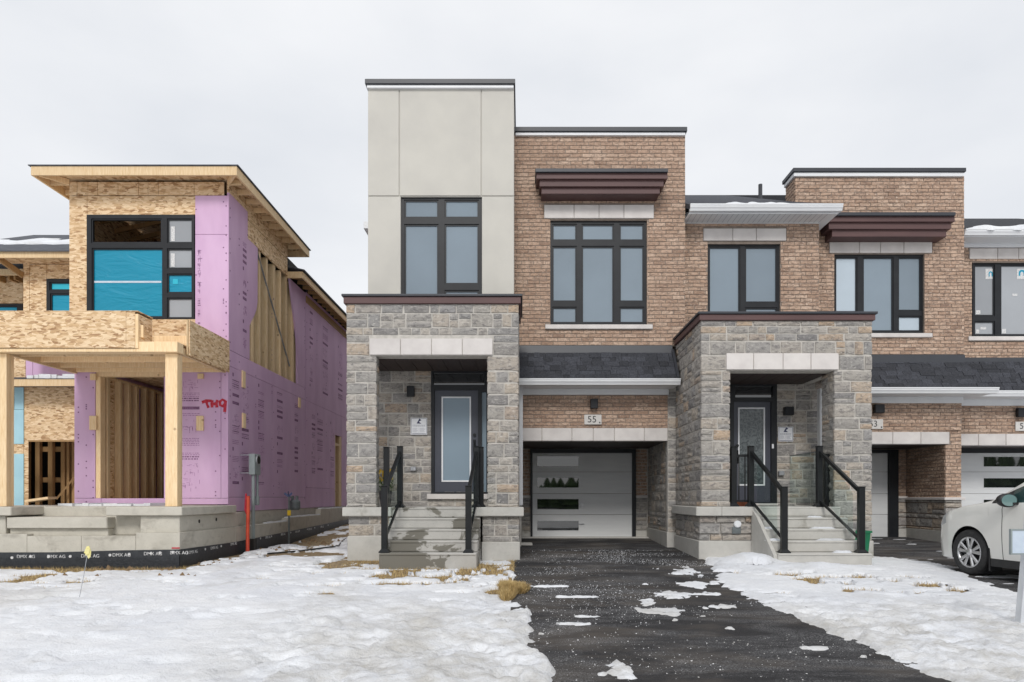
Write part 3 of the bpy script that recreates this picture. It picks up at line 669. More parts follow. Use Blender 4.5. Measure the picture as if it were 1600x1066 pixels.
def entry_door(parent, Y, fr, slab, lite, transom, side=None, litemat='pane_frost', hinge_left=True, tmat='pane_dark'):
    o = RC(*fr, Y); s = RC(*slab, Y); l = RC(*lite, Y); tr = RC(*transom, Y); holes = [s, tr]
    if side: sl = RC(*side, Y); holes.append(sl)
    b = MB()
    for r in minus(o, holes): b.box(r[0], r[1], Y-.04, Y+.1, r[2], r[3])
    fo = b.build('door_frame', M['frame_black'], parent)
    MB().box(tr[0]-.004, tr[1]+.004, Y+.02, Y+.03, tr[2]-.004, tr[3]+.004).build('transom_pane', M[tmat], fo)
    if side: MB().box(sl[0]-.004, sl[1]+.004, Y+.02, Y+.03, sl[2]-.004, sl[3]+.004).build('sidelight_pane', M['pane_frost'], fo)
    b = MB()
    for r in minus(s, [l]): b.box(r[0]+(.003 if r[0] == s[0] else 0), r[1]-(.003 if r[1] == s[1] else 0), Y+.0, Y+.045, r[2], r[3])
    d = b.build('door', M['door_paint'], parent)
    b = MB()
    for r in minus(l, [(l[0]+.028, l[1]-.028, l[2]+.028, l[3]-.028)]): b.box(r[0], r[1], Y-.012, Y+.03, r[2], r[3])
    b.build('lite_trim', M['white_trim'], d)
    MB().box(l[0]+.02, l[1]-.02, Y+.008, Y+.018, l[2]+.02, l[3]-.02).build('glass', M[litemat], d)
    hx = s[1]-.07 if hinge_left else s[0]+.07; z = s[2]+.98
    MB().tube([(hx, Y-.035, z+.13), (hx, Y, z+.13)], .03, 12).box(hx-.025, hx+.025, Y-.02, Y, z-.22, z+.04, .008).tube([(hx, Y-.02, z), (hx, Y-.06, z-.02), (hx, Y-.06, z-.17), (hx, Y-.02, z-.19)], .011, 8).build('handle', M['rail_black'], d)
def newel(root, x, y, zb, h, w=.095):
    p = MB().box(x-w/2, x+w/2, y-w/2, y+w/2, zb+.01, zb+h, .006).build('post', M['rail_black'], root)
    MB().box(x-w*.56, x+w*.56, y-w*.56, y+w*.56, zb+h, zb+h+.018, .006).build('post_cap', M['rail_black'], p)
    b = MB(); a, c = w*.85, w*.5; z = zb
    n = len(b.v); b.v += [(x+sx*a, y+sy*a, z) for sx, sy in ((-1,-1),(1,-1),(1,1),(-1,1))]+[(x+sx*a, y+sy*a, z+.02) for sx, sy in ((-1,-1),(1,-1),(1,1),(-1,1))]+[(x+sx*c, y+sy*c, z+.06) for sx, sy in ((-1,-1),(1,-1),(1,1),(-1,1))]
    for k in (0, 4):
        for i in range(4): j = (i+1) % 4; b.f.append((k+i, k+j, k+4+j, k+4+i))
    b.f += [(0, 1, 2, 3), (8, 9, 10, 11)]
    b.build('post_base', M['rail_black'], p)
def stair_railing(x0, y0, z0, x1, y1, z1, label, group='black stair railings with glass infill', h=1.05):
    t = thing('stair_railing', (x0, y0, z0), label, 'railing', group)
    newel(t, x0, y0, z0, h); newel(t, x1, y1, z1, h)
    MB().bar((x0, y0+.04, z0+h-.06), (x1, y1-.04, z1+h-.10), .05, .055).build('handrail', M['rail_black'], t)
    MB().bar((x0, y0+.04, z0+.22), (x1, y1-.04, z1+.10), .035, .035).build('bottom_rail', M['rail_black'], t)
    MB().prism([(y0+.05, z0+.24), (y1-.05, z1+.12), (y1-.05, z1+h-.14), (y0+.05, z0+h-.1)], 'x', (x0+x1)/2-.004, (x0+x1)/2+.004).build('glass_panel', M['clear_glass'], t)
    return t
def steps(parent, x0, x1, Yb, Yt, zb, zt, n=5, cm='step_concrete'):
    st = None; dz = (zt-zb)/n; dy = (Yt-Yb)/(n-1)
    for i in range(n):
        y = Yb+dy*i; m_ = MB().box(x0, x1, y, (Yt+.02 if i < n-1 else Yt+.05), zb+dz*i-(.15 if i == 0 else -.002), zb+dz*(i+1), .012)
        if st is None: st = m_.build('steps', M[cm], parent)
        else: m_.build('step', M[cm], st)
        MB().box(x0+.004, x1-.004, y-.014, y+.06, zb+dz*(i+1)-.032, zb+dz*(i+1)-.006, .006).build('nosing', M[cm], st)
    return st

# ================================================================== NUMBER 55
H5 = thing('townhouse', (0.2, 14.0, ZC-1.04), 'end townhouse of tan brick, stone and pale stucco with number 55 over its garage', 'house')
P5 = Pieces(H5)
# stucco tower over the entrance
YT = 13.3; r = RC(575, 803, 137, 479, YT); wr = RC(626, 753, 307, 468, YT)
tower = wall_y('stucco_wall', M['stucco'], H5, (r[0]+.01, r[1]-.01, r[2], r[3]), [wr], YT+.02, YT+.2)
jx1, jx2, jz = wx(624, YT), wx(752, YT), wz(306.5, YT); e = .009
for a in ((r[0], jx1-e, jz+e, r[3]), (jx1+e, jx2-e, jz+e, r[3]), (jx2+e, r[1], jz+e, r[3])):
    box('stucco_panel', M['stucco'], tower, a[0], a[1], YT, YT+.021, a[2], a[3], .006)
box('stucco_panel', M['stucco'], tower, r[0], wr[0]-.002, YT, YT+.021, r[2], jz-e, .006); box('stucco_panel', M['stucco'], tower, wr[1]+.002, r[1], YT, YT+.021, r[2], jz-e, .006)
ztop5 = r[3]
for xx in (r[0], r[1]-.02): box('side_wall', M['stucco'], tower, xx, xx+.02, YT+.022, YT+4.5, wz(560, YT), r[3], 0)
box('tower_back', M['stucco'], tower, r[0], r[1], YT+4.5, YT+4.6, wz(300, YT), r[3], 0)
parapet(H5, YT, 570, 805, 123, 130.5, 137.5, 4.6)
window(H5, YT, (626, 753, 307, 468), [(634,683,315,338.5), (697,746,315,338.5), (634,683,353,464), (697,746,353,442), (697,746,456,464)])
# upper brick front
YB = 14.0; XB0, XB1 = r[1]-.02, wx(1071, YB); zb0, zb1 = wz(541, YB), wz(211, YB); wo5 = RC(859.5, 1011.5, 344, 507, YB)
bw = wall_y('brick_wall', M['mortar'], H5, (XB0, XB1-.004, zb0, zb1), [wo5], YB+.012, YB+.22)
lo5 = RC(850, 1022, 320, 341.5, YB); so5 = RC(852, 1020, 507, 514.5, YB)
bricks(P5, bw, '-y', YB, XB0, XB1, zb0, zb1, [wo5, lo5, so5])
wall_x('side_wall', M['mortar'], H5, (YB+.2, 24, ZC-.9, zb1), [], XB1-.22, XB1-.01)
for sx in (wo5[0], wo5[1]): MB().box(sx-.004, sx+.004, YB+.004, YB+.10, wo5[2], wo5[3]).build('window_reveal', M['brick'], H5)
parapet(H5, YB, 803, 1074, 198, 205, 211.5, 4)
window(H5, YB, (859.5, 1011.5, 345, 507), [(865,899,352.5,374), (911,957,352.5,374), (970,1004,352.5,374), (865,899,387,469.5), (911,957,387,503), (970,1004,387,469.5), (865,899,482,503), (970,1004,482,503)])
lintel(H5, YB, 850, 1022, 320, 341, [897, 936, 975])
q = RC(852, 1020, 507, 514, YB-.05); box('window_sill', M['precast'], H5, q[0], q[1], YB-.05, YB+.07, q[2], q[3], .008)
hood(H5, YB, 836.5, 1044, [(838, 1043, 269, 279.5), (843, 1037, 280, 291.5), (846, 1031, 292, 303)], 263, 0)
# pent roof, gutter, brick panel over the garage
XR0, XR1 = wx(811, 13.5), 3.10
zE, zT = wz(593, 13.5), wz(552, 13.97)
pr = MB().prism([(13.5, zE), (13.97, zT), (14.0, zT), (14.0, zE-.06), (13.5, zE-.03)], 'x', XR0, XR1).build('pent_roof', M['shingle'], H5)
shingles(P5, pr, XR0, XR1, 13.49, zE, 13.965, zT, .128)
MB().prism([(13.955, zT-.03), (13.985, wz(540, 13.99)), (14.0, wz(540, 13.99)), (14.0, zT-.03)], 'x', XR0, XR1-.02).build('roof_flashing', M['cap_metal'], H5)
MB().bar((XR1-.02, 13.47, zE+.03), (XR1-.02, 13.96, zT+.06), .05, .05).build('edge_flashing', M['cap_metal'], H5)
gutter(H5, XR0, XR1+.02, 13.40, zE+.005, .12)
q = RC(816, 1045, 603, 617, 13.97); box('frieze_board', M['white_metal'], H5, q[0], q[1], 13.965, 14.05, q[2], q[3]+.06, .003)
box('soffit', M['white_metal'], H5, XR0, XR1-.01, 13.5, 14.0, zE-.115, zE-.10, 0)
XG0, XG1 = wx(815.5, YB), wx(1043.6, YB)
q = RC(815.5, 1043.6, 617, 669, YB); gb = wall_y('garage_header', M['mortar'], H5, (q[0], q[1], q[2], q[3]+.12), [], YB+.012, YB+.2)
bricks(P5, gb, '-y', YB, q[0], q[1], q[2]+.002, q[3])
lintel(H5, YB, 815, 1043.6, 669, 689, [846.6, 893.6, 927, 960, 1006.8], .02, .22)
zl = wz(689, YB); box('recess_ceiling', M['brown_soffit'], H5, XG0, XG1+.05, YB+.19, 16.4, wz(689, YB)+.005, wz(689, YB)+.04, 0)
YD = 16.3; zfl = ZC-.965
gd_o = RC(829, 993, 702, 841, YD)
dw = wall_y('recess_wall', M['stone_mortar'], H5, (XG0-.1, XG1+.1, zfl-.1, zl+.02), [gd_o], YD+.012, YD+.2)
zs = wz(776, YD); zcb = wz(829, YD)
for (a, b) in ((XG0, gd_o[0]), (gd_o[1], XG1)):
    bricks(P5, dw, '-y', YD, a, b, zs+.02, zl); stones(P5, dw, '-y', YD-.02, a, b, zcb, zs-.03); box('base_course', M['concrete'], dw, a, b, YD-.03, YD+.02, zfl-.1, zcb)
    box('stone_cap', M['precast'], dw, a, b, YD-.05, YD+.02, zs-.03, zs+.02)
garage_door(H5, YD-.02, (829, 993, 702, 841), (832, 987.5, 708, 839), [737.5, 771.5, 804], [(838.5,905,712,729.5), (838.5,905,745.5,763), (838.5,905,779,797), (838.5,905,813,830)], 'pane_dark', (909.5, 790))
box('garage_threshold', M['concrete'], H5, XG0-.02, XG1, 16.0, 16.3, zfl-.1, zfl+.03)
# left side of the recess (back of the porch pillar) and downspout
lw = wall_x('recess_side_wall', M['stone_mortar'], H5, (YB+.2, YD, zfl-.1, zl), [], XG0-.15, XG0-.012)
MB().box(-.055, .025, 13.78, 13.86, wz(790, 13.8), zE-.1, .012).build('downspout', M['white_metal'], H5)
# entrance porch
YP = 11.9; PX0, PX1 = wx(540, YP), wx(811, YP); OX0, OX1 = wx(589, YP), wx(760.5, YP)
zPT, zPB = wz(475, YP), wz(793, 11.85); zO = wz(556, YP); zF = zPB
lo = RC(577, 770, 529, 555, YP)
head = wall_y('porch_header', M['stone_mortar'], H5, (PX0+.015, PX1-.015, zO, zPT), [], YP+.025, YP+.28)
stones(P5, head, '-y', YP, PX0, PX1, zO, zPT, [lo])
for sx, fc, pl in ((PX0, '-x', PX0), (PX1, '+x', PX1)):
    sw = wall_x('porch_header_side', M['stone_mortar'], H5, (YP+.3, 13.3, zO, zPT), [], min(sx, sx+(.2 if fc == '-x' else -.2))+(.025 if fc == '-x' else 0), max(sx, sx+(.2 if fc == '-x' else -.2))-(.025 if fc == '+x' else 0))
    stones(P5, sw, fc, pl, YP+.05, 13.3, zO, zPT)
lintel(H5, YP, 577, 770, 529, 554.5, [625.8, 674.3, 722.4], .02, .26)
for a, b in ((PX0, OX0), (OX1, PX1)):
    pl = MB().box(a+.025, b-.025, YP+.025, YP+.24, zF, zO).build('porch_pillar', M['stone_mortar'], H5)
    stones(P5, pl, '-y', YP, a, b, zF, zO); stones(P5, pl, '+x', b, YP+.05, YP+.24, zF, zO); stones(P5, pl, '-x', a, YP+.05, YP+.24, zF, zO)
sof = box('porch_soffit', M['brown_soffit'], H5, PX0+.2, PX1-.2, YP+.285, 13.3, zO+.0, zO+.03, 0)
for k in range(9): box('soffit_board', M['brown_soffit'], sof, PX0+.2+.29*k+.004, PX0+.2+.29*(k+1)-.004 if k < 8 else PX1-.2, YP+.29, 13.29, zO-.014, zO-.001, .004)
for (nm, mt, pa, z0, z1) in (('coping_fascia', 'brown_fascia', .03, zPT+.001, wz(463.5, YP-.03)), ('coping_cap', 'cap_metal', .06, wz(463.5, YP-.03)+.001, wz(459, YP-.06))):
    box(nm, M[mt], H5, PX0-pa, PX1+pa, YP-pa, 13.29, z0, z1, .006)
# entrance wall with door
YE = 13.3; do = RC(674, 762.5, 580, 771.5, YE)
ew = wall_y('entry_wall', M['stone_mortar'], H5, (PX0+.02, PX1, ZC-1.2, zO+.3), [do], YE+.022, YE+.3)
dl = RC(664, 768, 574, 580, YE)
stones(P5, ew, '-y', YE, PX0, PX1, zF-.02, zO+.1, [do, dl], dz=.04)
box('door_lintel', M['precast'], ew, dl[0], dl[1], YE-.012, YE+.1, dl[2], dl[3], .004)
entry_door(H5, YE+.03, (674, 762.5, 580, 771.5), (679, 747, 610, 769), (690, 736, 620, 753), (677.5, 757, 583.5, 602), (753, 760, 613, 769))
q = RC(667, 764, 772, 780, YE-.06); box('door_sill', M['precast'], H5, q[0], q[1], YE-.06, YE+.05, q[2], q[3], .006)
q = RC(641, 650, 729, 736, YE-.04); o = MB().box(q[0], q[1], YE-.05, YE+.01, q[2], q[3], .01).build('outlet_box', M['galvanized'], H5)
q = RC(543, 592, 700, 701, YP)
# porch slab, ledges, pedestals, steps
box('porch_floor', M['concrete'], H5, PX0+.05, PX1-.05, YP-.0, 13.32, zF-.14, zF, .01)
X53 = wx(592, 10.8); X54 = wx(744.5, 10.8)
for (a, b, sa, sb, yb) in ((wx(534.5, 11.82), X53, wx(543, YP), X53-.02, 838), (wx(740.5, 11.82), wx(818.5, 11.82), X54+.02, wx(812, YP), 847)):
    box('porch_ledge', M['concrete'], H5, a, b, 11.82, 12.2, wz(807, 11.82), zF+.002, .012)
    ped = MB().box(sa+.02, sb-.02, YP+.03, 13.3, ZC-1.4, wz(807, YP)).build('porch_pedestal', M['stone_mortar'], H5)
    stones(P5, ped, '-y', YP+.01, sa, sb, wz(yb, YP), wz(807, YP)-.003, depth=.04)
    stones(P5, ped, '-x', sa+.005, YP+.06, 13.3, wz(yb, YP), wz(807, YP)-.003, depth=.04); stones(P5, ped, '+x', sb-.005, YP+.06, 13.3, wz(yb, YP), wz(807, YP)-.003, depth=.04)
    box('pedestal_base', M['concrete'], ped, sa-.005, sb+.005, YP+.0, 13.32, ZC-1.45, wz(yb, YP), .01)
steps(H5, X53, X54, 10.8, 11.88, ZC-1.06, zF)
P5.flush()
# the body of the house behind its fronts
MB().box(PX0+.1, XB1-.25, 16.6, 26, ZC-1, wz(345, 15)).build('house_body', M['mortar'], H5)
MB().prism([(-3.55, wz(352, 15)), (XB1-.1, wz(352, 15)), (XB1-.1, wz(352, 15)+.9), (-.2, wz(352, 15)+.9)], 'y', 16.7, 26.2).build('roof', M['roof_felt'], H5)
box('eave', M['white_metal'], H5, wx(568, 15), -2.9, 15.0, 26, wz(357, 15), wz(346, 15)); 
# things on the porch of number 55
wall_light(YE, 636, 647.5, 603.5, 620, 'black box wall light above the notice at the door of number 55')
wall_light(YB, 922.5, 934, 623.5, 638.5, 'black box wall light on brick above the number 55 plaque')
plaque(YB, 913, 940, 648, 663.5, '55', 'pale stone plaque reading 55 on brick over the garage')
notice(YE, 641.5, 667.5, 653, 679.5, 'white notice with dark blue emblem on stone left of the door of number 55')
zs1 = ZC-1.06+.177
stair_railing(-2.18, 10.9, zs1, -2.12, 11.95, zF, 'black railing with glass on the left side of the steps of number 55')
stair_railing(-.845, 10.9, zs1, -.79, 11.95, zF, 'black railing with glass on the garage side of the steps of number 55')
for (px, lab) in ((604, 'black guard post on the porch beside the yellow flowers'), (751.5, 'black guard post on the porch in front of the sidelight of number 55')):
    t = thing('guard_post', (wx(px, 12.15), 12.15, zF), lab, 'post', 'black guard posts on the porch'); newel(t, wx(px, 12.15), 12.15, zF, .83+.22)
fx, fy = wx(602.5, 12.9), 12.9; t = thing('flower_pot', (fx, fy, zF), 'yellow flowers in a dark pot behind the left railing of number 55', 'flower pot')
MB().tube([(fx, fy, zF), (fx, fy, zF+.30)], [.09, .13], 14).build('pot', M['pot'], t)
b = MB(); lf = MB()
for i in range(60):
    a = rng.uniform(0, 6.28); rr = rng.uniform(0, .15); x, y, z = fx+rr*math.cos(a), fy+rr*math.sin(a), zF+rng.uniform(.48, .70)
    s_ = rng.uniform(.02, .035)
    for k in range(5):
        t_ = k*1.257+a; n = len(b.v); b.v += [(x, y, z), (x+s_*math.cos(t_-.4), y-.01, z+s_*math.sin(t_-.4)), (x+s_*1.2*math.cos(t_), y-.02, z+s_*1.2*math.sin(t_)), (x+s_*math.cos(t_+.4), y-.01, z+s_*math.sin(t_+.4))]; b.f.append((n, n+1, n+2, n+3))
    n = len(lf.v); lf.v += [(x-.003, y, zF+.28), (x+.003, y, zF+.28), (x, y, z)]; lf.f.append((n, n+1, n+2))
    n = len(lf.v); z2 = zF+rng.uniform(.3, .5); lf.v += [(x, y, z2), (x+.03, y-.01, z2+.03), (x+rng.uniform(-.05, .05), y-.02, z2+.08)]; lf.f.append((n, n+1, n+2))
b.build('blossom', M['yellow'], t); lf.build('foliage', M['leaf'], t)
cp = thing('concrete_pad', (-.3, 11.5, ZC-1.4), 'small concrete block on the ground at the corner of driveway and steps', 'concrete block')
MB().box(wx(766, 11.35), wx(803.5, 11.35), 11.35, 11.86, ZC-1.5, wz(885, 11.35), .012).build('block', M['concrete'], cp)
gx, gy = wx(823, 14.6), 14.6
st_ = thing('stepping_stone', (gx, gy, float(g0(np.array(gx), np.array(gy)))), 'small pale flat stone lying at the left edge of the driveway by the garage', 'stone')
MB().box(gx-.13, gx+.12, gy-.2, gy+.18, float(g0(np.array(gx), np.array(gy)))-.02, float(g0(np.array(gx), np.array(gy)))+.05, .015).build('slab', M['concrete'], st_)

# ================================================================== NUMBER 53
H3 = thing('townhouse', (6.0, 14.2, ZC-1.04), 'middle townhouse of tan brick with a stone porch and number 53 beside its garage', 'house')
P3 = Pieces(H3)
YP = 12.0; PX0, PX1 = wx(1095, YP), wx(1364, YP); OX0, OX1 = wx(1142, YP), wx(1303, YP); zPT, zO, zF = wz(501, YP), wz(579, YP), wz(792, 11.95)
lo = RC(1135, 1311, 552, 577, YP)
head = wall_y('porch_header', M['stone_mortar'], H3, (PX0+.015, PX1-.015, zO, zPT), [], YP+.025, YP+.5)
stones(P3, head, '-y', YP, PX0, PX1, zO, zPT, [lo], dz=.05)
lintel(H3, YP, 1135, 1311, 552, 577.5, [1177.7, 1223.7, 1267.3], .02, .26)
# left side wall runs back to the garage wall; right side is open behind its pillar
sw = wall_x('porch_side_wall', M['stone_mortar'], H3, (YP+.03, 13.98, zF, zPT), [], PX0+.025, PX0+.3)
stones(P3, sw, '-x', PX0, YP+.052, 13.99, zF, zPT, dz=.05)
pl = MB().box(PX0+.3, OX0-.025, YP+.025, YP+.5, zF, zO).build('porch_pillar', M['stone_mortar'], H3)
stones(P3, pl, '-y', YP, PX0, OX0, zF, zO, dz=.05); stones(P3, pl, '+x', OX0, YP+.05, YP+.5, zF, zO, dz=.05)
pl = MB().box(OX1+.025, PX1-.025, YP+.025, YP+.52, ZC-1.4, zO).build('porch_pillar', M['stone_mortar'], H3)
zbase = wz(845, YP)
stones(P3, pl, '-y', YP, OX1, PX1, zbase, zO, dz=.05); stones(P3, pl, '-x', OX1, YP+.05, YP+.52, zbase, zO, dz=.05); stones(P3, pl, '+x', PX1, YP+.05, YP+.52, zbase, zO, dz=.05)
box('pillar_base', M['concrete'], pl, OX1-.01, PX1+.01, YP-.01, YP+.53, ZC-1.4, zbase, .01)
hs = wall_x('porch_header_side', M['stone_mortar'], H3, (YP+.5, 14, zO, zPT), [], PX1-.3, PX1-.025); stones(P3, hs, '+x', PX1, YP+.5, 14, zO, zPT, dz=.05)
hi_ = wall_x('porch_header_inside', M['stone_mortar'], H3, (YP+.5, 13.4, zO+.0, zO+.2), [], OX1+.03, OX1+.2)
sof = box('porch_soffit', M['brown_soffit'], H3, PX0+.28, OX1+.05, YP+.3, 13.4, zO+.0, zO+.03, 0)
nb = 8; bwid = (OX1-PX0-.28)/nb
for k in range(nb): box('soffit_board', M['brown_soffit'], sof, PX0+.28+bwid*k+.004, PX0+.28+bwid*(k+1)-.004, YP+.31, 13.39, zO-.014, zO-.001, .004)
for (nm, mt, pa, z0, z1) in (('coping_fascia', 'brown_fascia', .03, zPT+.001, wz(491, YP-.03)), ('coping_cap', 'cap_metal', .06, wz(491, YP-.03)+.001, wz(486.5, YP-.06))):
    box(nm, M[mt], H3, PX0-pa, PX1+pa, YP-pa, 13.98, z0, z1, .006)
YE3 = 13.4; do = RC(1140, 1213, 599, 786.5, YE3)
ew = wall_y('entry_wall', M['stone_mortar'], H3, (PX0+.3, PX1+.6, ZC-1.2, zO+.3), [do], YE3+.022, YE3+.3)
dl = RC(1140, 1222, 594, 599, YE3)
stones(P3, ew, '-y', YE3, do[0]-.2, PX1+.55, ZC-1.1, zO+.1, [do, dl], dz=.11)
box('door_lintel', M['precast'], ew, dl[0], dl[1], YE3-.012, YE3+.1, dl[2], dl[3], .004)
entry_door(H3, YE3+.03, (1140, 1213, 599, 786.5), (1146, 1204, 628, 785), (1153, 1195, 637, 759), (1148, 1207, 604, 621.5), None, 'pane_lace', False)
q = RC(1139, 1216, 786.8, 790, YE3-.05); box('door_sill', M['precast'], H3, q[0], q[1], YE3-.05, YE3+.05, q[2], q[3], .006)
q = RC(1217, 1226, 736, 743, YE3-.05); MB().box(q[0], q[1], YE3-.06, YE3+.01, q[2], q[3], .01).build('outlet_box', M['galvanized'], H3)
q = RC(1205.5, 1208.5, 694, 701, YE3); MB().box(q[0], q[1], YE3-.025, YE3, q[2], q[3], .004).build('door_bell', M['white_trim'], H3)
MB().box(wx(1279, 13.25), wx(1283, 13.25), 13.2, 13.32, ZC-.2, zO-.12, .01).build('downspout', M['white_metal'], H3)
# platform, ledge, pedestal, steps
SX0, SX1 = 4.08, 5.57
box('porch_floor', M['concrete'], H3, PX0+.02, OX1+.05, 11.95, 13.42, wz(806, 11.95), zF, .012)
LX = wx(1088, 11.93)
box('porch_ledge', M['concrete'], H3, LX, PX0+.35, 11.93, 13.9, wz(806.5, 11.93), zF+.002, .012); box('porch_ledge', M['concrete'], H3, PX0+.351, SX0+.0, 11.93, 12.05, wz(806.5, 11.93), zF+.002, .012)
sa, sb, zp, zc2 = wx(1092.5, YP), SX0-.02, wz(806.8, YP), wz(845, YP)
ped = MB().box(sa+.03, OX1, YP+.06, 13.4, ZC-1.4, zp).build('porch_pedestal', M['stone_mortar'], H3)
stones(P3, ped, '-y', YP+.01, sa, sb, zc2, zp, dz=.03); stones(P3, ped, '-x', sa, YP+.06, 13.9, zc2, zp, dz=.03)
box('pedestal_base', M['concrete'], ped, sa-.006, sb, YP+.0, 13.95, ZC-1.45, zc2, .01)
vx, vz = wx(1152, YP), wz(819, YP); MB().tube([(vx, YP-.03, vz), (vx, YP+.02, vz)], .062, 20).tube([(vx, YP-.045, vz), (vx, YP-.03, vz)], .05, 20).build('vent_cap', M['white_trim'], ped)
MB().box(vx-.09, vx+.06, YP-.012, YP+.02, vz-.17, vz-.05, .006).build('vent_plate', M['gas_grey'], ped)
st3 = steps(H3, SX0, SX1, 10.88, 11.96, ZC-1.075, zF, cm='concrete')
MB().prism([(11.98, ZC-1.3), (11.98, zF-.02), (11.72, zF-.17), (10.92, ZC-.93), (10.9, ZC-1.3)], 'x', SX0-.06, SX0-.002).build('stair_cheek', M['concrete'], st3)
# brick pier strip beside the garage of 55 (stone)
px0, px1 = XG1+.001, PX0+.04
pw = wall_y('stone_pier', M['stone_mortar'], H3, (px0, PX0+.2, ZC-1.2, wz(605, 14)), [], 14.022, 14.2); stones(P3, pw, '-y', 14.0, px0, px1, zc2, wz(612, 14), dz=.05)
rs = wall_x('recess_side_wall', M['stone_mortar'], H3, (14.05, 16.3, ZC-1.2, zl+.05), [], px0+.026, px0+.3); stones(P3, rs, '-x', px0, 14.05, 16.28, ZC-.72, zl+.02, dz=.05)
box('base_course', M['concrete'], rs, px0-.02, px0+.2, 14.0, 16.28, ZC-1.2, ZC-.72)
# upper bay
YY = 14.2; BX0, BX1 = wx(1071.5, YB), wx(1280, YY); zb0, zb1 = wz(540, YY), wz(349, YY); wo = RC(1106, 1219.5, 381, 500, YY); lo = RC(1099, 1229, 357, 376.5, YY)
bw = wall_y('bay_wall', M['mortar'], H3, (BX0, BX1-.004, zb0-.3, zb1+.2), [wo], YY+.012, YY+.25); bricks(P3, bw, '-y', YY, BX0, BX1, zb0, zb1, [wo, lo])
wall_x('bay_side_wall', M['mortar'], H3, (YY+.25, 14.9, zb0-.3, zb1+.2), [], BX1-.2, BX1-.01)
window(H3, YY, (1106, 1219.5, 382, 500), [(1109.5,1154,388,496), (1166,1212,388,471), (1166,1212,483,496)])
lintel(H3, YY, 1099, 1229, 357, 376, [1145, 1182])
q = RC(1071.5, 1281.5, 339, 349, YY-.03); box('frieze_board', M['white_metal'], H3, BX0, q[1], YY-.03, YY+.03, q[2], q[3]+.1, .003)
YGu = 13.6; zg = wz(318, YGu); XGr = wx(1318, YGu)
gutter(H3, BX0, XGr, YGu, zg, .125); MB().box(XGr-.12, XGr, YGu+.13, 14.88, zg-.12, zg, .01).build('gutter', M['white_metal'], H3)
sf = box('soffit', M['white_metal'], H3, BX0, XGr-.05, YGu+.12, 14.88, zg-.155, zg-.13, 0)
for k in range(int((XGr-.1-BX0)/.105)): box('soffit_groove', M['print_grey'], sf, BX0+.05+k*.105, BX0+.056+k*.105, YGu+.13, YY-.04, zg-.158, zg-.1545, 0)
MB().tube([(XGr-.08, 14.6, zg-.1), (XGr-.12, 14.75, zg-.22), (XGr-.2, 14.85, zg-.34)], .04, 8).build('downspout', M['white_metal'], H3)
sl = .47
def roof_y(X0, X1, y0, z0, y1, parent, name='roof', m='shingle'):
    MB().prism([(y0, z0), (y1, z0+sl*(y1-y0)), (y1, z0+sl*(y1-y0)-.1), (y0, z0-.1)], 'x', X0, X1).build(name, M[m], parent)
_tx = wx(1242.5, 14.9)
roof_y(BX0, _tx, YGu+.06, zg+.01, 20, H3)
MB().prism([(_tx, YGu+.06), (XGr-.02, YGu+.06), (XGr-.02, 14.88), (_tx, 14.88)], 'z', zg-.05, zg-.01).build('roof_deck', M['shingle'], H3)
b = MB(); z0_ = zg+.012; z1_ = zg+sl*(14.88-YGu-.06)*.5
b.v += [(_tx, YGu+.06, z0_), (XGr-.02, YGu+.06, z0_), (XGr-.02, 14.88, z0_), (_tx, 14.88, zg+sl*(14.88-YGu-.06)+.01), (_tx, YGu+.06, z0_-.04), (XGr-.02, YGu+.06, z0_-.04), (XGr-.02, 14.88, z0_-.04), (_tx, 14.88, z0_-.04)]
b.f += [(0, 1, 3), (1, 2, 3), (7, 6, 5, 4), (0, 4, 5, 1), (1, 5, 6, 2), (2, 6, 7, 3), (3, 7, 4, 0)]; b.build('hip_roof', M['shingle'], H3)
MB().prism([(20, zg+.01+sl*(20-YGu-.06)), (28, zg-.4), (20, zg-.5)], 'x', BX0, 9.6).build('rear_roof', M['shingle'], H3)
vx = wx(1188, 17); vz = zg+sl*(17-YGu); MB().tube([(vx, 17, vz-.1), (vx, 17, vz+.33)], .05, 10).build('vent_pipe', M['cap_metal'], H3)
snr = MB()
for (a, b) in ((1130, 1235), (1150, 1225)):
    pass
xs_ = [1133+4*i for i in range(26)]
def snow_ribbon(b, x0, x1, y0, z0, slope, depth, thick, n=60, seed=1):
    q_ = random.Random(seed); pr_ = None
    for i in range(n+1):
        t_ = i/n; e_ = min(1, 8*t_, 8*(1-t_)); x = x0+(x1-x0)*t_; ya = y0+.05*math.sin(i*.7+seed)+q_.uniform(-.02, .02); dd = depth*e_*(.8+.3*math.sin(i*.31+seed*2)+q_.uniform(-.1, .1))+.02
        h = thick*e_*(.8+.35*math.sin(i*.43+seed)); zf = lambda y: z0+slope*(y-y0)
        row = [(x, ya, zf(ya)-.03), (x, ya+.01, zf(ya)+h*.7), (x, ya+dd*.5, zf(ya+dd*.5)+h), (x, ya+dd, zf(ya+dd)-.01)]; k = len(b.v); b.v += row
        if i: b.f += [(k-4+j, k-3+j, k+1+j, k+j) for j in range(3)]
snow_ribbon(snr, wx(1130, 13.7), wx(1240, 13.7), 13.7, zg+.03, sl, .5, .032, 60, 2)
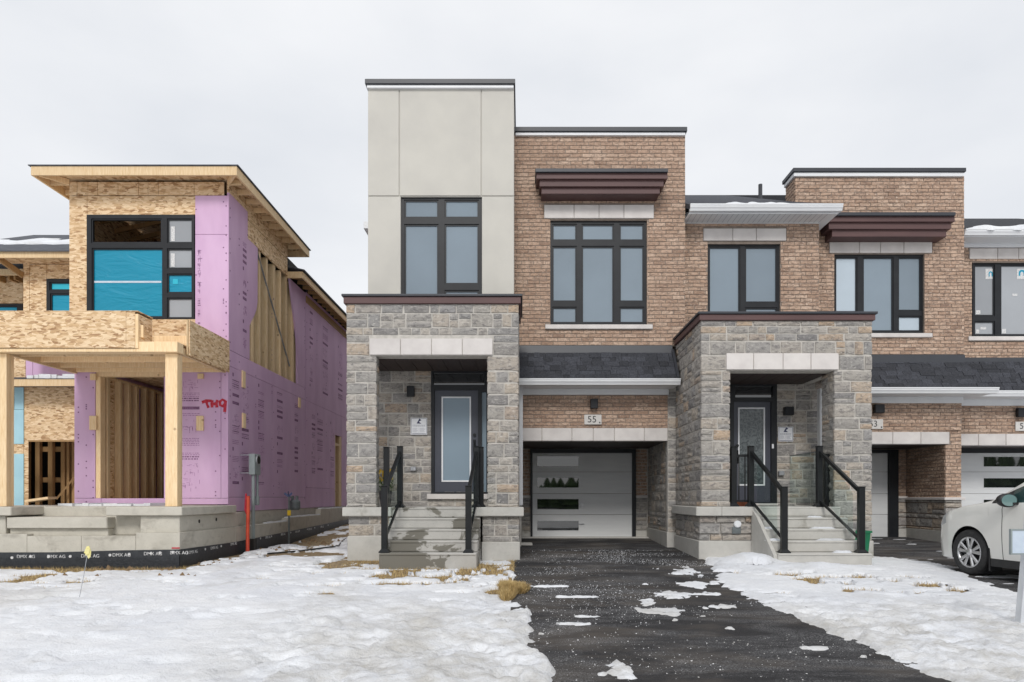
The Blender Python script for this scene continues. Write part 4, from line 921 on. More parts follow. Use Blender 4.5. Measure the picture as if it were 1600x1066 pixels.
# tower
YW = 14.9; TX0, TX1 = wx(1242.5, YW), wx(1507, YW); zb0, zb1 = wz(554, YW), wz(275, YW); wo = RC(1304, 1444.5, 397, 520.5, YW); lo = RC(1296, 1457, 377, 396, YW); so = RC(1296, 1457.5, 520, 527.5, YW)
bw = wall_y('tower_wall', M['mortar'], H3, (TX0+.012, TX1-.006, zb0-.1, zb1), [wo], YW+.012, YW+.25); bricks(P3, bw, '-y', YW, TX0, TX1, zb0, zb1, [wo, lo, so])
tw = wall_x('tower_side_wall', M['mortar'], H3, (YW+.02, 15.45, zg, zb1), [], TX0+.012, TX0+.25); bricks(P3, tw, '-x', TX0, YW+.022, 15.45, zg-.2, zb1)
wall_x('tower_side_wall', M['mortar'], H3, (YW+.25, 22, ZC-1, zb1), [], TX1-.25, TX1-.01)
parapet(H3, YW, 1239.5, 1510, 262, 268, 275.5, .55)
window(H3, YW, (1304, 1444.5, 398, 520.5), [(1307,1337,404,486), (1350,1393.5,404,516), (1405,1437,404,484), (1405,1437,496,516), (1307,1337,494,516)], ['pane_curtain', 'pane', 'pane', 'pane_curtain', 'pane'])
lintel(H3, YW, 1296, 1457, 377, 395, [1343, 1376, 1412.5])
q = RC(1296, 1457.5, 520.5, 527, YW-.05); box('window_sill', M['precast'], H3, q[0], q[1], YW-.05, YW+.07, q[2], q[3], .008)
hood(H3, YW, 1288, 1493.5, [(1289, 1492, 337, 346.5), (1295, 1486, 347, 358), (1300, 1479, 358.5, 370)], 331.5, 0)
# garage of 53
XR0, XR1 = PX1+.0, wx(1505, 14.4); YG3 = 14.4; zE, zT = wz(607, YG3), wz(567, YW-.03)
pr = MB().prism([(YG3, zE), (YW-.03, zT), (YW, zT), (YW, zE-.06), (YG3, zE-.03)], 'x', XR0, TX1).build('pent_roof', M['shingle'], H3)
shingles(P3, pr, XR0, wx(1538, YG3), YG3-.01, zE, YW-.035, zT, .128, XR0, TX1)
MB().prism([(YW-.045, zT-.03), (YW-.015, wz(554.5, YW)), (YW, wz(554.5, YW)), (YW, zT-.03)], 'x', XR0, TX1).build('roof_flashing', M['cap_metal'], H3)
gutter(H3, XR0, wx(1562, YG3-.1), YG3-.1, zE+.01, .12)
box('soffit', M['white_metal'], H3, XR0, wx(1550, YG3), YG3, YW, zE-.115, zE-.10, 0)
q = RC(1364, 1505, 617, 630, YW-.03); box('frieze_board', M['white_metal'], H3, XR0, q[1], YW-.03, YW+.05, q[2], q[3]+.05, .003)
GX0 = PX1-.1; GX1 = wx(1477, YW)
q = RC(1364, 1503, 630, 675, YW); gh = wall_y('garage_header', M['mortar'], H3, (GX0, q[1], q[2], q[3]+.1), [], YW+.012, YW+.2)
bricks(P3, gh, '-y', YW, GX0+.1, q[1], q[2], q[3])
lintel(H3, YW, 1352, 1484, 675, 694, [1395, 1439], .02, .22)
YD3 = 16.4; zl3 = wz(694, YW); PXr = wx(1502.5, YW); zs3 = wz(778, YW); zc3 = wz(830, YW)
pier = MB().box(GX1+.012, PXr-.005, YW+.012, YD3+.2, ZC-1.2, zl3+.3).build('garage_pier', M['mortar'], H3)
bricks(P3, pier, '-y', YW, GX1, PXr, zs3, zl3+.27, [(GX1-.01, wx(1484.5, YW), zl3, zl3+.5)]); bricks(P3, pier, '-x', GX1, YW+.022, YD3, zs3, zl3)
stones(P3, pier, '-y', YW-.03, GX1-.02, PXr+.01, zc3, zs3-.05); stones(P3, pier, '-x', GX1-.02, YW+.022, YD3, zc3, zs3-.05)
box('stone_cap', M['precast'], pier, GX1-.05, PXr+.05, YW-.06, YD3, zs3-.05, zs3+.01, .008); box('base_course', M['concrete'], pier, GX1-.03, PXr+.02, YW-.04, YD3, ZC-1.2, zc3)
gd = RC(1330, 1402, 703, 842, YD3)
dw = wall_y('recess_wall', M['mortar'], H3, (GX0-.4, GX1, ZC-1.1, zl3+.02), [gd], YD3+.012, YD3+.2)
zs4 = wz(777, YD3); bricks(P3, dw, '-y', YD3, gd[1], GX1, zs4, zl3); stones(P3, dw, '-y', YD3-.02, gd[1], GX1, wz(826, YD3), zs4-.03); box('base_course', M['concrete'], dw, gd[1], GX1, YD3-.04, YD3+.02, ZC-1.1, wz(826, YD3)); box('stone_cap', M['precast'], dw, gd[1], GX1, YD3-.05, YD3+.02, zs4-.03, zs4+.02)
garage_door(H3, YD3-.02, (1240, 1402, 703, 842), (1245, 1387, 708, 839), [737.5, 771.5, 804], [], 'pane_dark')
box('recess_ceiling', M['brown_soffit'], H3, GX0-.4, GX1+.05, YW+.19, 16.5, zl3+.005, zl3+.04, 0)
P3.flush()
snr.build('roof_snow', M['snow'], H3, smooth=True)['kind'] = 'stuff'
MB().box(BX0+.2, TX1-.3, 16.8, 26, ZC-1, zg-.2).build('house_body', M['mortar'], H3)
wall_light(YE3, 1225, 1239.5, 636, 649, 'black box wall light above the notice inside the porch of number 53')
wall_light(YW, 1366, 1381, 632, 645.5, 'black box wall light above the number 53 plaque')
plaque(YW, 1352, 1380, 655, 670.5, '53', 'pale stone plaque reading 53 half hidden by the stone porch')
notice(YE3, 1216, 1239.5, 667, 690, 'white notice with blue emblem on stone right of the door of number 53')
zs1 = ZC-1.075+.179
stair_railing(wx(1225, 10.98), 10.98, zs1, wx(1173, 12.02), 12.02, zF, 'black railing with glass on the driveway side of the steps of number 53')
stair_railing(wx(1345.5, 10.98), 10.98, zs1, wx(1280, 12.02), 12.02, zF, 'black railing with glass on the far right of the steps of number 53')
gr = thing('picket_guard', (wx(1146, 12.1), 12.1, zF), 'short black picket guard between the pillar and the steps of number 53', 'railing')
ax, bx_ = wx(1146, 12.1), wx(1169, 12.1); newel(gr, ax, 12.1, zF, 1.05)
MB().bar((ax, 12.1, zF+.90), (bx_, 12.1, zF+.90), .05, .045).build('top_rail', M['rail_black'], gr); MB().bar((ax, 12.1, zF+.10), (bx_, 12.1, zF+.10), .04, .035).build('bottom_rail', M['rail_black'], gr)
for px in (1154.5, 1164): x = wx(px, 12.1); MB().box(x-.008, x+.008, 12.09, 12.11, zF+.11, zF+.9).build('picket', M['rail_black'], gr)
gg = thing('glass_guard', (5.25, 12.7, zF), 'clear glass guard panel along the right edge of the porch of number 53', 'railing')
MB().box(5.245, 5.255, 12.1, 13.38, zF+.06, zF+.965).build('glass_panel', M['clear_glass'], gg); MB().box(5.235, 5.265, 12.09, 13.38, zF+.965, zF+.98).build('top_edge', M['gas_grey'], gg)
t = thing('guard_post', (wx(1292, 12.25), 12.25, zF), 'black guard post behind the right railing of number 53', 'post', 'black guard posts on the porch'); newel(t, wx(1292, 12.25), 12.25, zF-.1, 1.02)
x, y, z = wx(1157, 12.6), 12.6, zF
fp = thing('flower_pot', (x, y, z), 'low empty clay bowl behind the picket guard of number 53', 'flower pot'); MB().tube([(x, y, z), (x, y, z+.02), (x, y, z+.10), (x, y, z+.10), (x, y, z+.04)], [.09, .10, .15, .135, .1], 16).build('bowl', M['clay'], fp)
X0, X1, Z0, Z1 = RC(1312, 1353, 829, 850, 11.75)
gbn = thing('green_bin', ((X0+X1)/2, 11.75, Z0), 'green plastic tub beside the right steps of number 53', 'bin')
gz_ = ZC-1.12
b = MB()
for zz, k, in ((gz_, .8), (Z1-.03, 1.0)):
    cx_, cy_ = (X0+X1)/2, 11.72; w_, d_ = (X1-X0)/2*k, .13*k
    b.v += [(cx_-w_, cy_-d_, zz), (cx_+w_, cy_-d_, zz), (cx_+w_, cy_+d_, zz), (cx_-w_, cy_+d_, zz)]
b.f += [(3, 2, 1, 0), (0, 1, 5, 4), (1, 2, 6, 5), (2, 3, 7, 6), (3, 0, 4, 7)]; b.build('tub', M['green_plastic'], gbn)
rm = MB()
for q in minus((X0-.02, X1+.02, 11.57, 11.87), [(X0+.012, X1-.012, 11.60, 11.84)]): rm.box(q[0], q[1], q[2], q[3], Z1-.035, Z1)
rm.build('rim', M['green_plastic'], gbn)
# snow left on treads
def lump(b, x0, x1, y0, y1, z, h):
    n = 10; base = len(b.v); cx_, cy_ = (x0+x1)/2, (y0+y1)/2
    for k in range(n):
        a = 2*math.pi*k/n; j = rng.uniform(.8, 1.15); b.v.append((cx_+(x1-x0)/2*j*math.cos(a), cy_+(y1-y0)/2*j*math.sin(a), z))
    for k in range(n):
        a = 2*math.pi*k/n; b.v.append((cx_+(x1-x0)/2*.6*math.cos(a), cy_+(y1-y0)/2*.6*math.sin(a), z+h*rng.uniform(.7, 1.1)))
    b.v.append((cx_, cy_, z+h))
    for k in range(n):
        j = (k+1) % n; b.f.append((base+k, base+j, base+n+j, base+n+k)); b.f.append((base+n+k, base+n+j, base+2*n))
b = MB(); dz = .1795
for i, (a0, a1, c0, c1) in enumerate(((1300, 1335, None, None), (1270, 1325, 1195, 1222), (1265, 1308, 1185, 1215), (1258, 1288, None, None))):
    y = 10.88+.27*i+.15; z = ZC-1.075+dz*(i+1)
    for (u0, u1) in ((a0, a1), (c0, c1)):
        if u0: lump(b, wx(u0, y), wx(u1, y), y-.10, y+.11, z, .035)
tag(b.build('tread_snow', M['snow'], smooth=True), 'small strips of snow left on the steps of number 53', 'snow', kind='stuff')

# ================================================================== NUMBER 51
H1 = thing('townhouse', (11, 15.4, ZC-1.0), 'brick townhouse cut off by the right edge, behind the white minivan', 'house')
P1 = Pieces(H1); YF = 15.4; X0 = TX1+.002; X1 = 13.5
wo = RC(1519, 1690, 410, 526, YF); lo = RC(1515, 1700, 388, 405, YF); so = RC(1514, 1700, 525, 532.5, YF); zb0, zb1 = wz(560, YF), wz(386, YF)
bw = wall_y('brick_wall', M['mortar'], H1, (X0, X1, zb0, zb1), [wo], YF+.012, YF+.25); bricks(P1, bw, '-y', YF, X0, X1, zb0, zb1, [wo, lo, so])
wf, _ = window(H1, YF, (1519, 1690, 411, 526), [(1524,1552,416,492), (1524,1552,504,522), (1565,1630,416,522), (1645,1680,416,492), (1645,1680,504,522)], 'pane_grey')
for i, (a, b, c, d) in enumerate(((1525,1532,485,491), (1532,1541,511,515), (1525,1530,515,521), (1566,1572,514,521), (1582,1590,459,462.5), (1540,1552,420,436), (1589,1605,420,436))):
    q = RC(a, b, c, d, YF+.09); MB().box(q[0], q[1], YF+.093, YF+.097, q[2], q[3]).build('sticker', M['print_white'], wf)
for (a, b, c, d) in ((1545,1551,422,432), (1592,1602,422,431)):
    q = RC(a, b, c, d, YF+.088); cx_ = (q[0]+q[1])/2; rr = (q[1]-q[0])/2; z_ = q[2]+(q[3]-q[2])*.5
    arc = [(cx_+rr*math.cos(t_), z_+rr*math.sin(t_)) for t_ in [math.pi*k/8 for k in range(9)]]+[(q[0], q[2])]; arc = [(q[1], q[2])]+arc
    arc2 = arc+[(cx_-rr*.5, q[2]), (cx_-rr*.5, z_), (cx_, z_+rr*.5), (cx_+rr*.5, z_), (cx_+rr*.5, q[2])]
    MB().prism(arc2, 'y', YF+.0895, YF+.0925).build('sticker_emblem', M['film_blue'], wf)
lintel(H1, YF, 1515, 1700, 388, 404.5, [1559, 1592, 1640])
q = RC(1514, 1700, 525.5, 532, YF-.05); box('window_sill', M['precast'], H1, q[0], q[1], YF-.05, YF+.07, q[2], q[3], .008)
q = RC(1508, 1700, 373, 386.5, YF-.03); box('frieze_board', M['white_metal'], H1, X0, X1, YF-.03, YF+.03, q[2], q[3]+.1, .003)
zg = wz(357, 14.85); gutter(H1, X0, X1, 14.85, zg, .125); box('soffit', M['white_metal'], H1, X0, X1, 14.97, YF, zg-.14, zg-.12, 0)
roof_y(X0, X1, 14.92, zg+.01, 18.6, H1); b = MB()
snow_ribbon(b, X0, X1, 14.88, zg+.01, sl, .25, .07, 60, 5)
b.build('roof_snow', M['snow'], H1, smooth=True)['kind'] = 'stuff'
MB().prism([(18.6, zg+.01+sl*3.68), (26, zg-.4), (18.6, zg-.5)], 'x', X0, X1).build('rear_roof', M['shingle'], H1)
YG1 = 14.95; zE, zT = wz(612, YG1), wz(566, YF-.03); xh = wx(1540, YG1)
pr = MB().prism([(YG1, zE), (YF-.03, zT), (YF, zT), (YF, zE-.06), (YG1, zE-.03)], 'x', X0, X1).build('pent_roof', M['shingle'], H1)
shingles(P1, pr, xh, X1, YG1-.01, zE, YF-.035, zT, .128, X0, X1)
MB().prism([(YF-.045, zT-.03), (YF-.015, wz(559, YF)), (YF, wz(559, YF)), (YF, zT-.03)], 'x', X0, X1).build('roof_flashing', M['cap_metal'], H1)
gutter(H1, X0+.1, X1, YG1-.1, zE+.01, .12); box('soffit', M['white_metal'], H1, X0, X1, YG1, YF, zE-.115, zE-.10, 0)
q = RC(1505, 1700, 622, 634, YF-.03); box('frieze_board', M['white_metal'], H1, PXr+.01, X1, YF-.03, YF+.05, q[2], q[3]+.05, .003)
q = RC(1503, 1700, 634, 678, YF); gh = wall_y('garage_header', M['mortar'], H1, (PXr, X1, q[2], q[3]+.1), [], YF+.012, YF+.2); bricks(P1, gh, '-y', YF, PXr, X1, q[2], q[3])
lintel(H1, YF, 1496, 1690, 678, 696, [1529, 1572, 1620], .02, .22)
garage_door(H1, 16.5, (1480, 1700, 700, 842), (1484, 1696, 708, 840), [737.5, 771.5, 804], [(1536,1640,713,730), (1536,1640,746.5,763), (1536,1640,780,797), (1536,1640,812,829)])
wall_x('recess_side_wall', M['mortar'], H1, (YF+.05, 16.6, ZC-1.2, zl3+.2), [], PXr-.02, PXr+.06)
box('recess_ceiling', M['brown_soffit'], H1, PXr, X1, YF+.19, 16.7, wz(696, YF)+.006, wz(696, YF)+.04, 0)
P1.flush(); MB().box(X0+.1, X1, 17, 26, ZC-1, zg-.2).build('house_body', M['mortar'], H1)
wall_light(YF, 1589, 1603, 638, 652, 'black box wall light at the right edge beside the garage behind the minivan')
plaque(YF, 1587, 1615, 659, 673.5, '51', 'pale stone plaque cut off by the right edge, above the minivan')

# ================================================================== UNFINISHED HOUSE (left)
Z = lambda r_: ZC+r_
HL = thing('unfinished_house', (-7, 13.0, Z(-1.1)), 'half built house in pink foam and strand board with blue filmed window', 'house')
Y0, XS = 13.0, -5.56; XLf = wx(108, Y0)
def panel_y(name, m, x0, x1, z0, z1, y, th=.02, parent=HL): return box(name, M[m], parent, x0+.003, x1-.003, y, y+th, Z(z0)+.003, Z(z1)-.003, .003)
# upper front
wwx = [wx(p, Y0) for p in (136, 304)]; wwz = [wz(p, Y0)-ZC for p in (498.5, 336)]
uf = panel_y('osb_panel', 'osb', XLf, wwx[0], 2.4, 5.72, Y0)
panel_y('osb_panel', 'osb', wwx[0], wx(305.5, Y0), wwz[1], 5.72, Y0); panel_y('osb_panel', 'osb', wwx[0], wx(305.5, Y0), 2.4, wwz[0], Y0)
xs_ = [108, 120, 137, 152, 184, 216, 231, 247, 303, 350]
for a, b in zip(xs_, xs_[1:]): panel_y('osb_panel', 'osb', wx(a, Y0), wx(b, Y0), 5.73, 5.99, Y0+.006)
panel_y('foam_panel', 'pink_foam', wx(305.5, Y0), XS-.0, 4.98, 5.72, Y0-.02, .04); panel_y('foam_panel', 'pink_foam', wx(305.5, Y0), XS, 2.4, 4.98, Y0-.02, .04)
box('corner_strip', M['pink_foam'], HL, XS-.012, XS+.012, Y0-.032, Y0+.02, Z(2.4), Z(5.70), .003)
wf, _ = window(HL, Y0-.05, (136, 304, 336, 498.5), [(145,251,344,378), (146,253,390,494), (263.5,299,344,378), (263.5,299,390.5,418), (263.5,299,430,456), (263.5,299,467.5,495.5)], [None, 'film_blue', 'pane_grey', 'pane_grey', 'film_blue', 'pane_grey'], deep=.05, sash=.025)
for (a, b, c, d, m_) in ((147,252,439,442,'panel_blue'), (267,273,354,377,'print_white'), (267,273,396,417,'print_white'), (270,278,436,444,'film_light_blue')):
    q = RC(a, b, c, d, Y0+.02); MB().box(q[0], q[1], Y0+.022, Y0+.026, q[2], q[3]).build('tape', M[m_], wf)
# room behind the open transom light
box('inner_wall', M['osb'], HL, XLf+.1, XS-.2, 15.6, 15.65, Z(2.5), Z(5.9), 0); box('upper_floor', M['osb'], HL, XLf+.02, XS-.1, Y0+.1, 22, Z(2.45), Z(2.52), 0)
for i in range(7): x = XLf+.25+i*.42; box('stud', M['lumber_dark'], HL, x, x+.04, 15.45, 15.59, Z(2.52), Z(5.85), .003)
for i in range(6): y = 13.3+i*.5; MB().bar((XLf+.1, y, Z(5.55)), (-7.1, y, Z(5.86)), .04, .09).build('rafter', M['lumber_dark'], HL)
wall_x('left_wall', M['osb'], HL, (Y0+.02, 18, Z(2.4), Z(5.95)), [], XLf, XLf+.03)
# roof of the front block
RX0, RX1, RY0, RY1 = wx(48, 12.55), -5.22, 12.55, 16.85
rt = MB(); cxr, cyr = (RX0+RX1)/2, (RY0+RY1)/2
for zz, e in ((6.072, 0), (6.088, 0)): rt.v += [(RX0-.04+e, RY0-.02, Z(zz)), (RX1+.03, RY0-.02, Z(zz)), (RX1+.03, RY1+.03, Z(zz)), (RX0-.04, RY1+.03, Z(zz))]
rt.v += [(cxr, cyr-.3, Z(6.5)), (cxr, cyr+.3, Z(6.5))]
rt.f += [(3, 2, 1, 0), (0, 1, 5, 4), (1, 2, 6, 5), (2, 3, 7, 6), (3, 0, 4, 7), (4, 5, 8), (5, 6, 9, 8), (6, 7, 9), (7, 4, 8, 9)]
roof = rt.build('roof', M['roof_felt'], HL)
MB().box(RX0+.04, RX1-.04, RY0+.04, RY1-.04, Z(6.04), Z(6.07)).build('roof_sheathing', M['osb'], roof)
for a in ((RX0, RX1, RY0, RY0+.04), (RX0, RX0+.04, RY0+.041, RY1), (RX1-.04, RX1, RY0+.041, RY1), (RX0+.041, RX1-.041, RY1-.04, RY1)):
    box('fascia_board', M['lumber'], roof, *a, Z(5.90), Z(6.068), .004)
for i in range(9): y = 13.0+i*.42; box('lookout', M['lumber'], roof, RX1-.36, RX1-.045, y, y+.04, Z(5.93), Z(6.035), .003); box('lookout', M['lumber'], roof, RX0+.045, XLf-.005, y, y+.04, Z(5.93), Z(6.035), .003)
for a, b in ((RX1-.04, XS), (RX0+.04, XLf)): MB().bar((a, RY0+.05, Z(5.98)), (b, Y0, Z(5.98)), .04, .1).build('hip_lookout', M['lumber'], roof)
# right side wall: strand board under the eave, foam with a bowed cut, studs behind
SX_ = lambda px: 5949.0/(815-px)
def panel_x(name, m, y0, y1, z0, z1, x=XS, th=.04): return box(name, M[m], HL, x-th, x, y0+.003, y1-.003, Z(z0)+.003, Z(z1)-.003, .003)
panel_x('osb_panel', 'osb', 13.03, 13.9, 5.80, 6.03, XS-.01); 
for a, b in ((13.9, 14.3), (14.3, 15.1), (15.1, 16.3)): panel_x('osb_panel', 'osb', a, b, 5.66, 6.03, XS-.012); panel_x('osb_panel', 'osb', a, b, 5.26, 5.65, XS-.01)
def foam_poly(pts): return MB().prism([(y, Z(z)) for y, z in pts], 'x', XS-.04, XS).build('foam_panel', M['pink_foam'], HL)
foam_poly([(13.02, 2.81), (14.0, 2.81), (14.0, 3.5), (14.09, 3.62), (14.25, 3.78), (14.36, 3.93), (14.42, 4.1), (14.43, 5.2), (14.43, 5.25), (13.9, 5.25), (13.9, 5.79), (13.02, 5.79)])
foam_poly([(16.98, 2.81), (17.62, 2.81), (17.62, 5.25), (16.42, 5.25), (16.55, 4.9), (16.8, 4.3), (16.95, 3.9), (16.98, 3.6)])
panel_x('foam_panel', 'pink_foam', 13.02, 17.63, 2.5, 2.805); panel_x('foam_panel', 'pink_foam', 13.02, 15.3, 0, 2.5); panel_x('foam_panel', 'pink_foam', 15.3, 17.63, 0, 2.5); panel_x('foam_panel', 'pink_foam', 13.02, 17.63, -.28, 0)
DY0, DY1 = 20.4, 21.15
panel_x('foam_panel', 'pink_foam', 17.66, 23.5, 2.5, 5.3); panel_x('foam_panel', 'pink_foam', 17.66, DY0, .25, 2.5); panel_x('foam_panel', 'pink_foam', 17.66, DY0, -.28, .25); panel_x('foam_panel', 'pink_foam', DY1, 23.5, -.28, 2.5); panel_x('foam_panel', 'pink_foam', DY0, DY1, 1.86, 2.5)
for a, b in ((DY0, DY0+.08), (DY1-.22, DY1)): box('door_jamb', M['lumber'], HL, XS-.16, XS-.005, a, b, Z(-.28), Z(1.86), .003)
box('door_jamb', M['lumber'], HL, XS-.16, XS-.005, DY0+.08, DY1-.22, Z(1.55), Z(1.62), .003)
for i in range(8): y = 14.18+.42*i; box('stud', M['lumber'], HL, XS-.18, XS-.042, y, y+.10 if i % 3 else y+.14, Z(2.6), Z(5.26), .004)
wall_x('dark_backing', M['dark_void'], HL, (13.05, 23.5, Z(-.2), Z(5.9)), [], XS-.24, XS-.20)  # near-black sheet behind the studs; interior darkness is put into its colour
MB().bar((XS-.03, 14.46, Z(5.2)), (XS-.03, 16.5, Z(3.15)), .006, .035, (1, 0, 0)).build('brace_strap', M['galvanized'], HL)
for (px, y0_, y1_, w) in ((379.5, 580, 606, .10), (380, 646, 669, .10), (467, 622, 637, .10)):
    y = SX_(px); z1, z0 = (777-y0_)*y/F, (777-y1_)*y/F; box('wood_block', M['lumber'], HL, XS, XS+.03, y-.07, y+.07, Z(z0), Z(z1), .003)
# lower rear roof
box('rear_return', M['lumber'], HL, XS-.3, -5.22, 16.30, 16.34, Z(5.22), Z(5.37), .004)
box('fascia_board', M['lumber'], HL, -5.26, -5.22, 16.35, 24, Z(5.24), Z(5.385), .004)
MB().prism([(-5.17, Z(5.39)), (-5.17, Z(5.42)), (-8.5, Z(6.2)), (-8.5, Z(6.1))], 'y', 16.3, 24).build('rear_roof', M['roof_felt'], HL)
box('frieze_board', M['lumber_dark'], HL, XS-.005, XS+.02, 17.66, 24, Z(5.02), Z(5.2), .003)
for i in range(18): y = 16.6+i*.41; MB().bar((-5.27, y, Z(5.31)), (XS, y, Z(5.34)), .04, .09).build('lookout', M['lumber_dark'], HL)
# lower front: foam round the entrance opening
zlo, zhi = -.14, 2.40
panel_y('foam_panel', 'pink_foam', wx(117, Y0), wx(150, Y0), zlo+.12, zhi, Y0-.02, .04); panel_y('foam_panel', 'pink_foam', wx(259, Y0), wx(346, Y0), zlo+.12, zhi, Y0-.02, .04); panel_y('foam_panel', 'pink_foam', wx(346, Y0), XS, zlo+.12, zhi, Y0-.022, .04)
panel_y('foam_panel', 'pink_foam', wx(117, Y0), wx(159, Y0), zlo, zlo+.12, Y0-.02, .04); panel_y('foam_panel', 'pink_foam', wx(159, Y0), XS, zlo, zlo+.12, Y0-.02, .04)
panel_y('header_board', 'lumber', wx(150, Y0), wx(259, Y0), 2.29, 2.40, Y0, .12); box('door_jamb', M['lumber'], HL, wx(150, Y0), wx(157.5, Y0), Y0-.01, Y0+.14, Z(zlo+.12), Z(2.29), .004); box('door_jamb', M['pink_foam'], HL, wx(256.5, Y0), wx(259, Y0), Y0-.01, Y0+.14, Z(zlo+.12), Z(2.29), .004)
wall_x('room_wall', M['pink_foam'], HL, (Y0+.15, 15.6, Z(-.2), Z(2.45)), [], -8.2, -8.12); wall_y('room_wall', M['pink_foam'], HL, (-8.15, -7.6, Z(-.2), Z(2.45)), [], 15.6, 15.65); wall_y('room_wall', M['osb'], HL, (-7.6, -5.8, Z(-.2), Z(2.45)), [], 16.2, 16.25)
box('ground_floor', M['osb'], HL, -8.4, XS-.25, Y0+.03, 22, Z(-.2), Z(-.15), 0)
MB().box(-8.115, -8.1, Y0+.16, Y0+.62, Z(-.15), Z(2.4)).build('osb_panel', M['osb'], HL)
for i, y in enumerate((13.2, 13.62, 13.92, 14.2, 14.55, 14.85, 15.2)): box('stud', M['lumber'], HL, -8.12+.02, -7.98, y, y+.09, Z(-.12), Z(2.30), .004)
box('top_plate', M['lumber'], HL, -8.12, -7.98, Y0+.15, 15.6, Z(2.30), Z(2.34), .003); box('bottom_plate', M['lumber'], HL, -8.12, -7.98, Y0+.15, 15.6, Z(-.15), Z(-.12), .003)
for i in range(4): x = -7.9+i*.42; box('stud', M['lumber_dark'], HL, x, x+.06, 15.5, 15.59, Z(-.12), Z(2.3), .003)
for (x0, x1, y0_, y1_) in ((307, 318, 650, 673), (309, 318, 584, 592), (140, 151, 650, 672), (141, 150, 584, 594)):
    q = RC(x0, x1, y0_, y1_, Y0-.04); box('wood_block', M['lumber'], HL, q[0], q[1], Y0-.055, Y0-.02, q[2], q[3], .003)
# printing on the foam: solid title bar, lines of small type, sketch strokes
ink, inkl = MB(), MB()
def dash_block(fn, w, zt, zb, r_):
    z = zt
    while z > zb+.25:
        k = r_.choice(['bar', 'text', 'text', 'sketch', 'stub'])
        if k == 'bar': fn(ink, -w/2, w/2, z-.055, z); [fn(inkl, -w/2+.03+i*.035, -w/2+.05+i*.035, z-.04, z-.015, 1) for i in range(int(w/.05))]; z -= .08
        elif k == 'text':
            for j in range(r_.randint(2, 5)):
                x = -w/2; h = r_.choice([.012, .012, .022])
                while x < w/2-.02: l = r_.uniform(.012, .05); fn(ink if h > .02 else inkl, x, min(x+l, w/2), z-h, z); x += l+r_.uniform(.006, .02)
                z -= h+.02
        elif k == 'sketch':
            for j in range(9): x = r_.uniform(-w/2, w/2-.06); zz = z-r_.uniform(0, .2); fn(inkl, x, x+r_.uniform(.02, .09), zz-.006, zz); x = r_.uniform(-w/2, w/2); fn(inkl, x, x+.006, zz-r_.uniform(.03, .08), zz)
            z -= .24
        else: fn(ink, -w/2, -w/2+.05, z-.07, z); z -= .10
        z -= r_.uniform(.02, .12)
def on_front(xc, y): return lambda b, a0, a1, z0, z1, up=0: b.box(xc+a0, xc+a1, y-.0014-up*.001, y+.001, Z(z0), Z(z1))
def on_side(yc): return lambda b, a0, a1, z0, z1, up=0: b.box(XS-.001, XS+.0014+up*.001, yc+a0, yc+a1, Z(z0), Z(z1))
r_ = random.Random(11)
dash_block(on_front(wx(298.5, Y0), Y0-.02), .34, 2.25, .0, r_); dash_block(on_front(wx(312, Y0), Y0-.02), .05, 4.7, 2.9, r_)
for yc, w, zt, zb in ((13.32, .30, 2.4, .05), (13.78, .34, 2.4, .05), (14.62, .32, 2.4, .05), (15.75, .36, 2.4, .05), (16.9, .25, 2.3, .4), (13.75, .18, 5.1, 2.9), (18.1, .25, 4.9, 2.6), (18.9, .5, 2.3, .4), (19.4, .5, 4.8, 2.6), (20.1, .35, 2.2, .4), (18.3, .3, 2.2, .4), (21, .5, 4.6, 2.6), (22.2, .6, 4.8, .3)): dash_block(on_side(yc), w, zt, zb, r_)
ink.build('foam_print', M['ink'], HL)['kind'] = 'stuff'; inkl.build('foam_print_light', M['ink_light'], HL)['kind'] = 'stuff'
# fasteners
fs = MB()
for i in range(90):
    z = Z(r_.uniform(-.1, 5.6)); y = r_.choice([13.06, 13.48, 13.9, 14.32, 15.25, 15.35, 17.55, 17.72, 18.6, 19.5]); fs.box(XS-.001, XS+.003, y-.012, y+.012, z-.012, z+.012)
for i in range(40):
    z = Z(r_.uniform(-.1, 2.35)); x = r_.choice([-5.62, -5.72, -5.80, -8.4, -8.25, -8.12]); fs.box(x-.011, x+.011, Y0-.024, Y0-.02, z-.011, z+.011)
for i in range(26):
    z = Z(r_.uniform(2.6, 5.6)); x = r_.choice([-5.6, -5.65, -6.17]); fs.box(x-.010, x+.010, Y0-.024, Y0-.02, z-.010, z+.010)
fs.build('fastener', M['ink'], HL)['kind'] = 'stuff'
def ribbon(b, pts_, w):
    P_ = [Vector((wx(px, Y0-.022), 0, wz(py, Y0-.022))) for px, py in pts_]; n = len(b.v)
    for i, p in enumerate(P_):
        d = (P_[min(i+1, len(P_)-1)]-P_[max(i-1, 0)]).normalized(); nn = Vector((-d.z, 0, d.x))*w/2*rng.uniform(.8, 1.25)
        b.v += [(p.x+nn.x, Y0-.0245-len(b.v)*1e-5, p.z+nn.z), (p.x-nn.x, Y0-.0245-len(b.v)*1e-5, p.z-nn.z)]
    for i in range(len(P_)-1): b.f.append((n+2*i, n+2*i+1, n+2*i+3, n+2*i+2))
for st_ in ([(315.5, 629), (322, 626.5), (331, 626.5)], [(322.5, 627), (323.5, 632), (326, 637.5)], [(331.5, 625.5), (331, 631), (331.5, 637)], [(339.5, 625), (338.5, 631), (339, 637)], [(331, 631.5), (339, 631)],
            [(352, 627), (347.5, 624.5), (343.5, 628), (344, 633), (348, 635), (352, 631)], [(352.5, 626), (352, 633), (351, 644)]):
    b = MB(); ribbon(b, st_, .05); b.build('spray_stroke', M['red_paint'], HL)
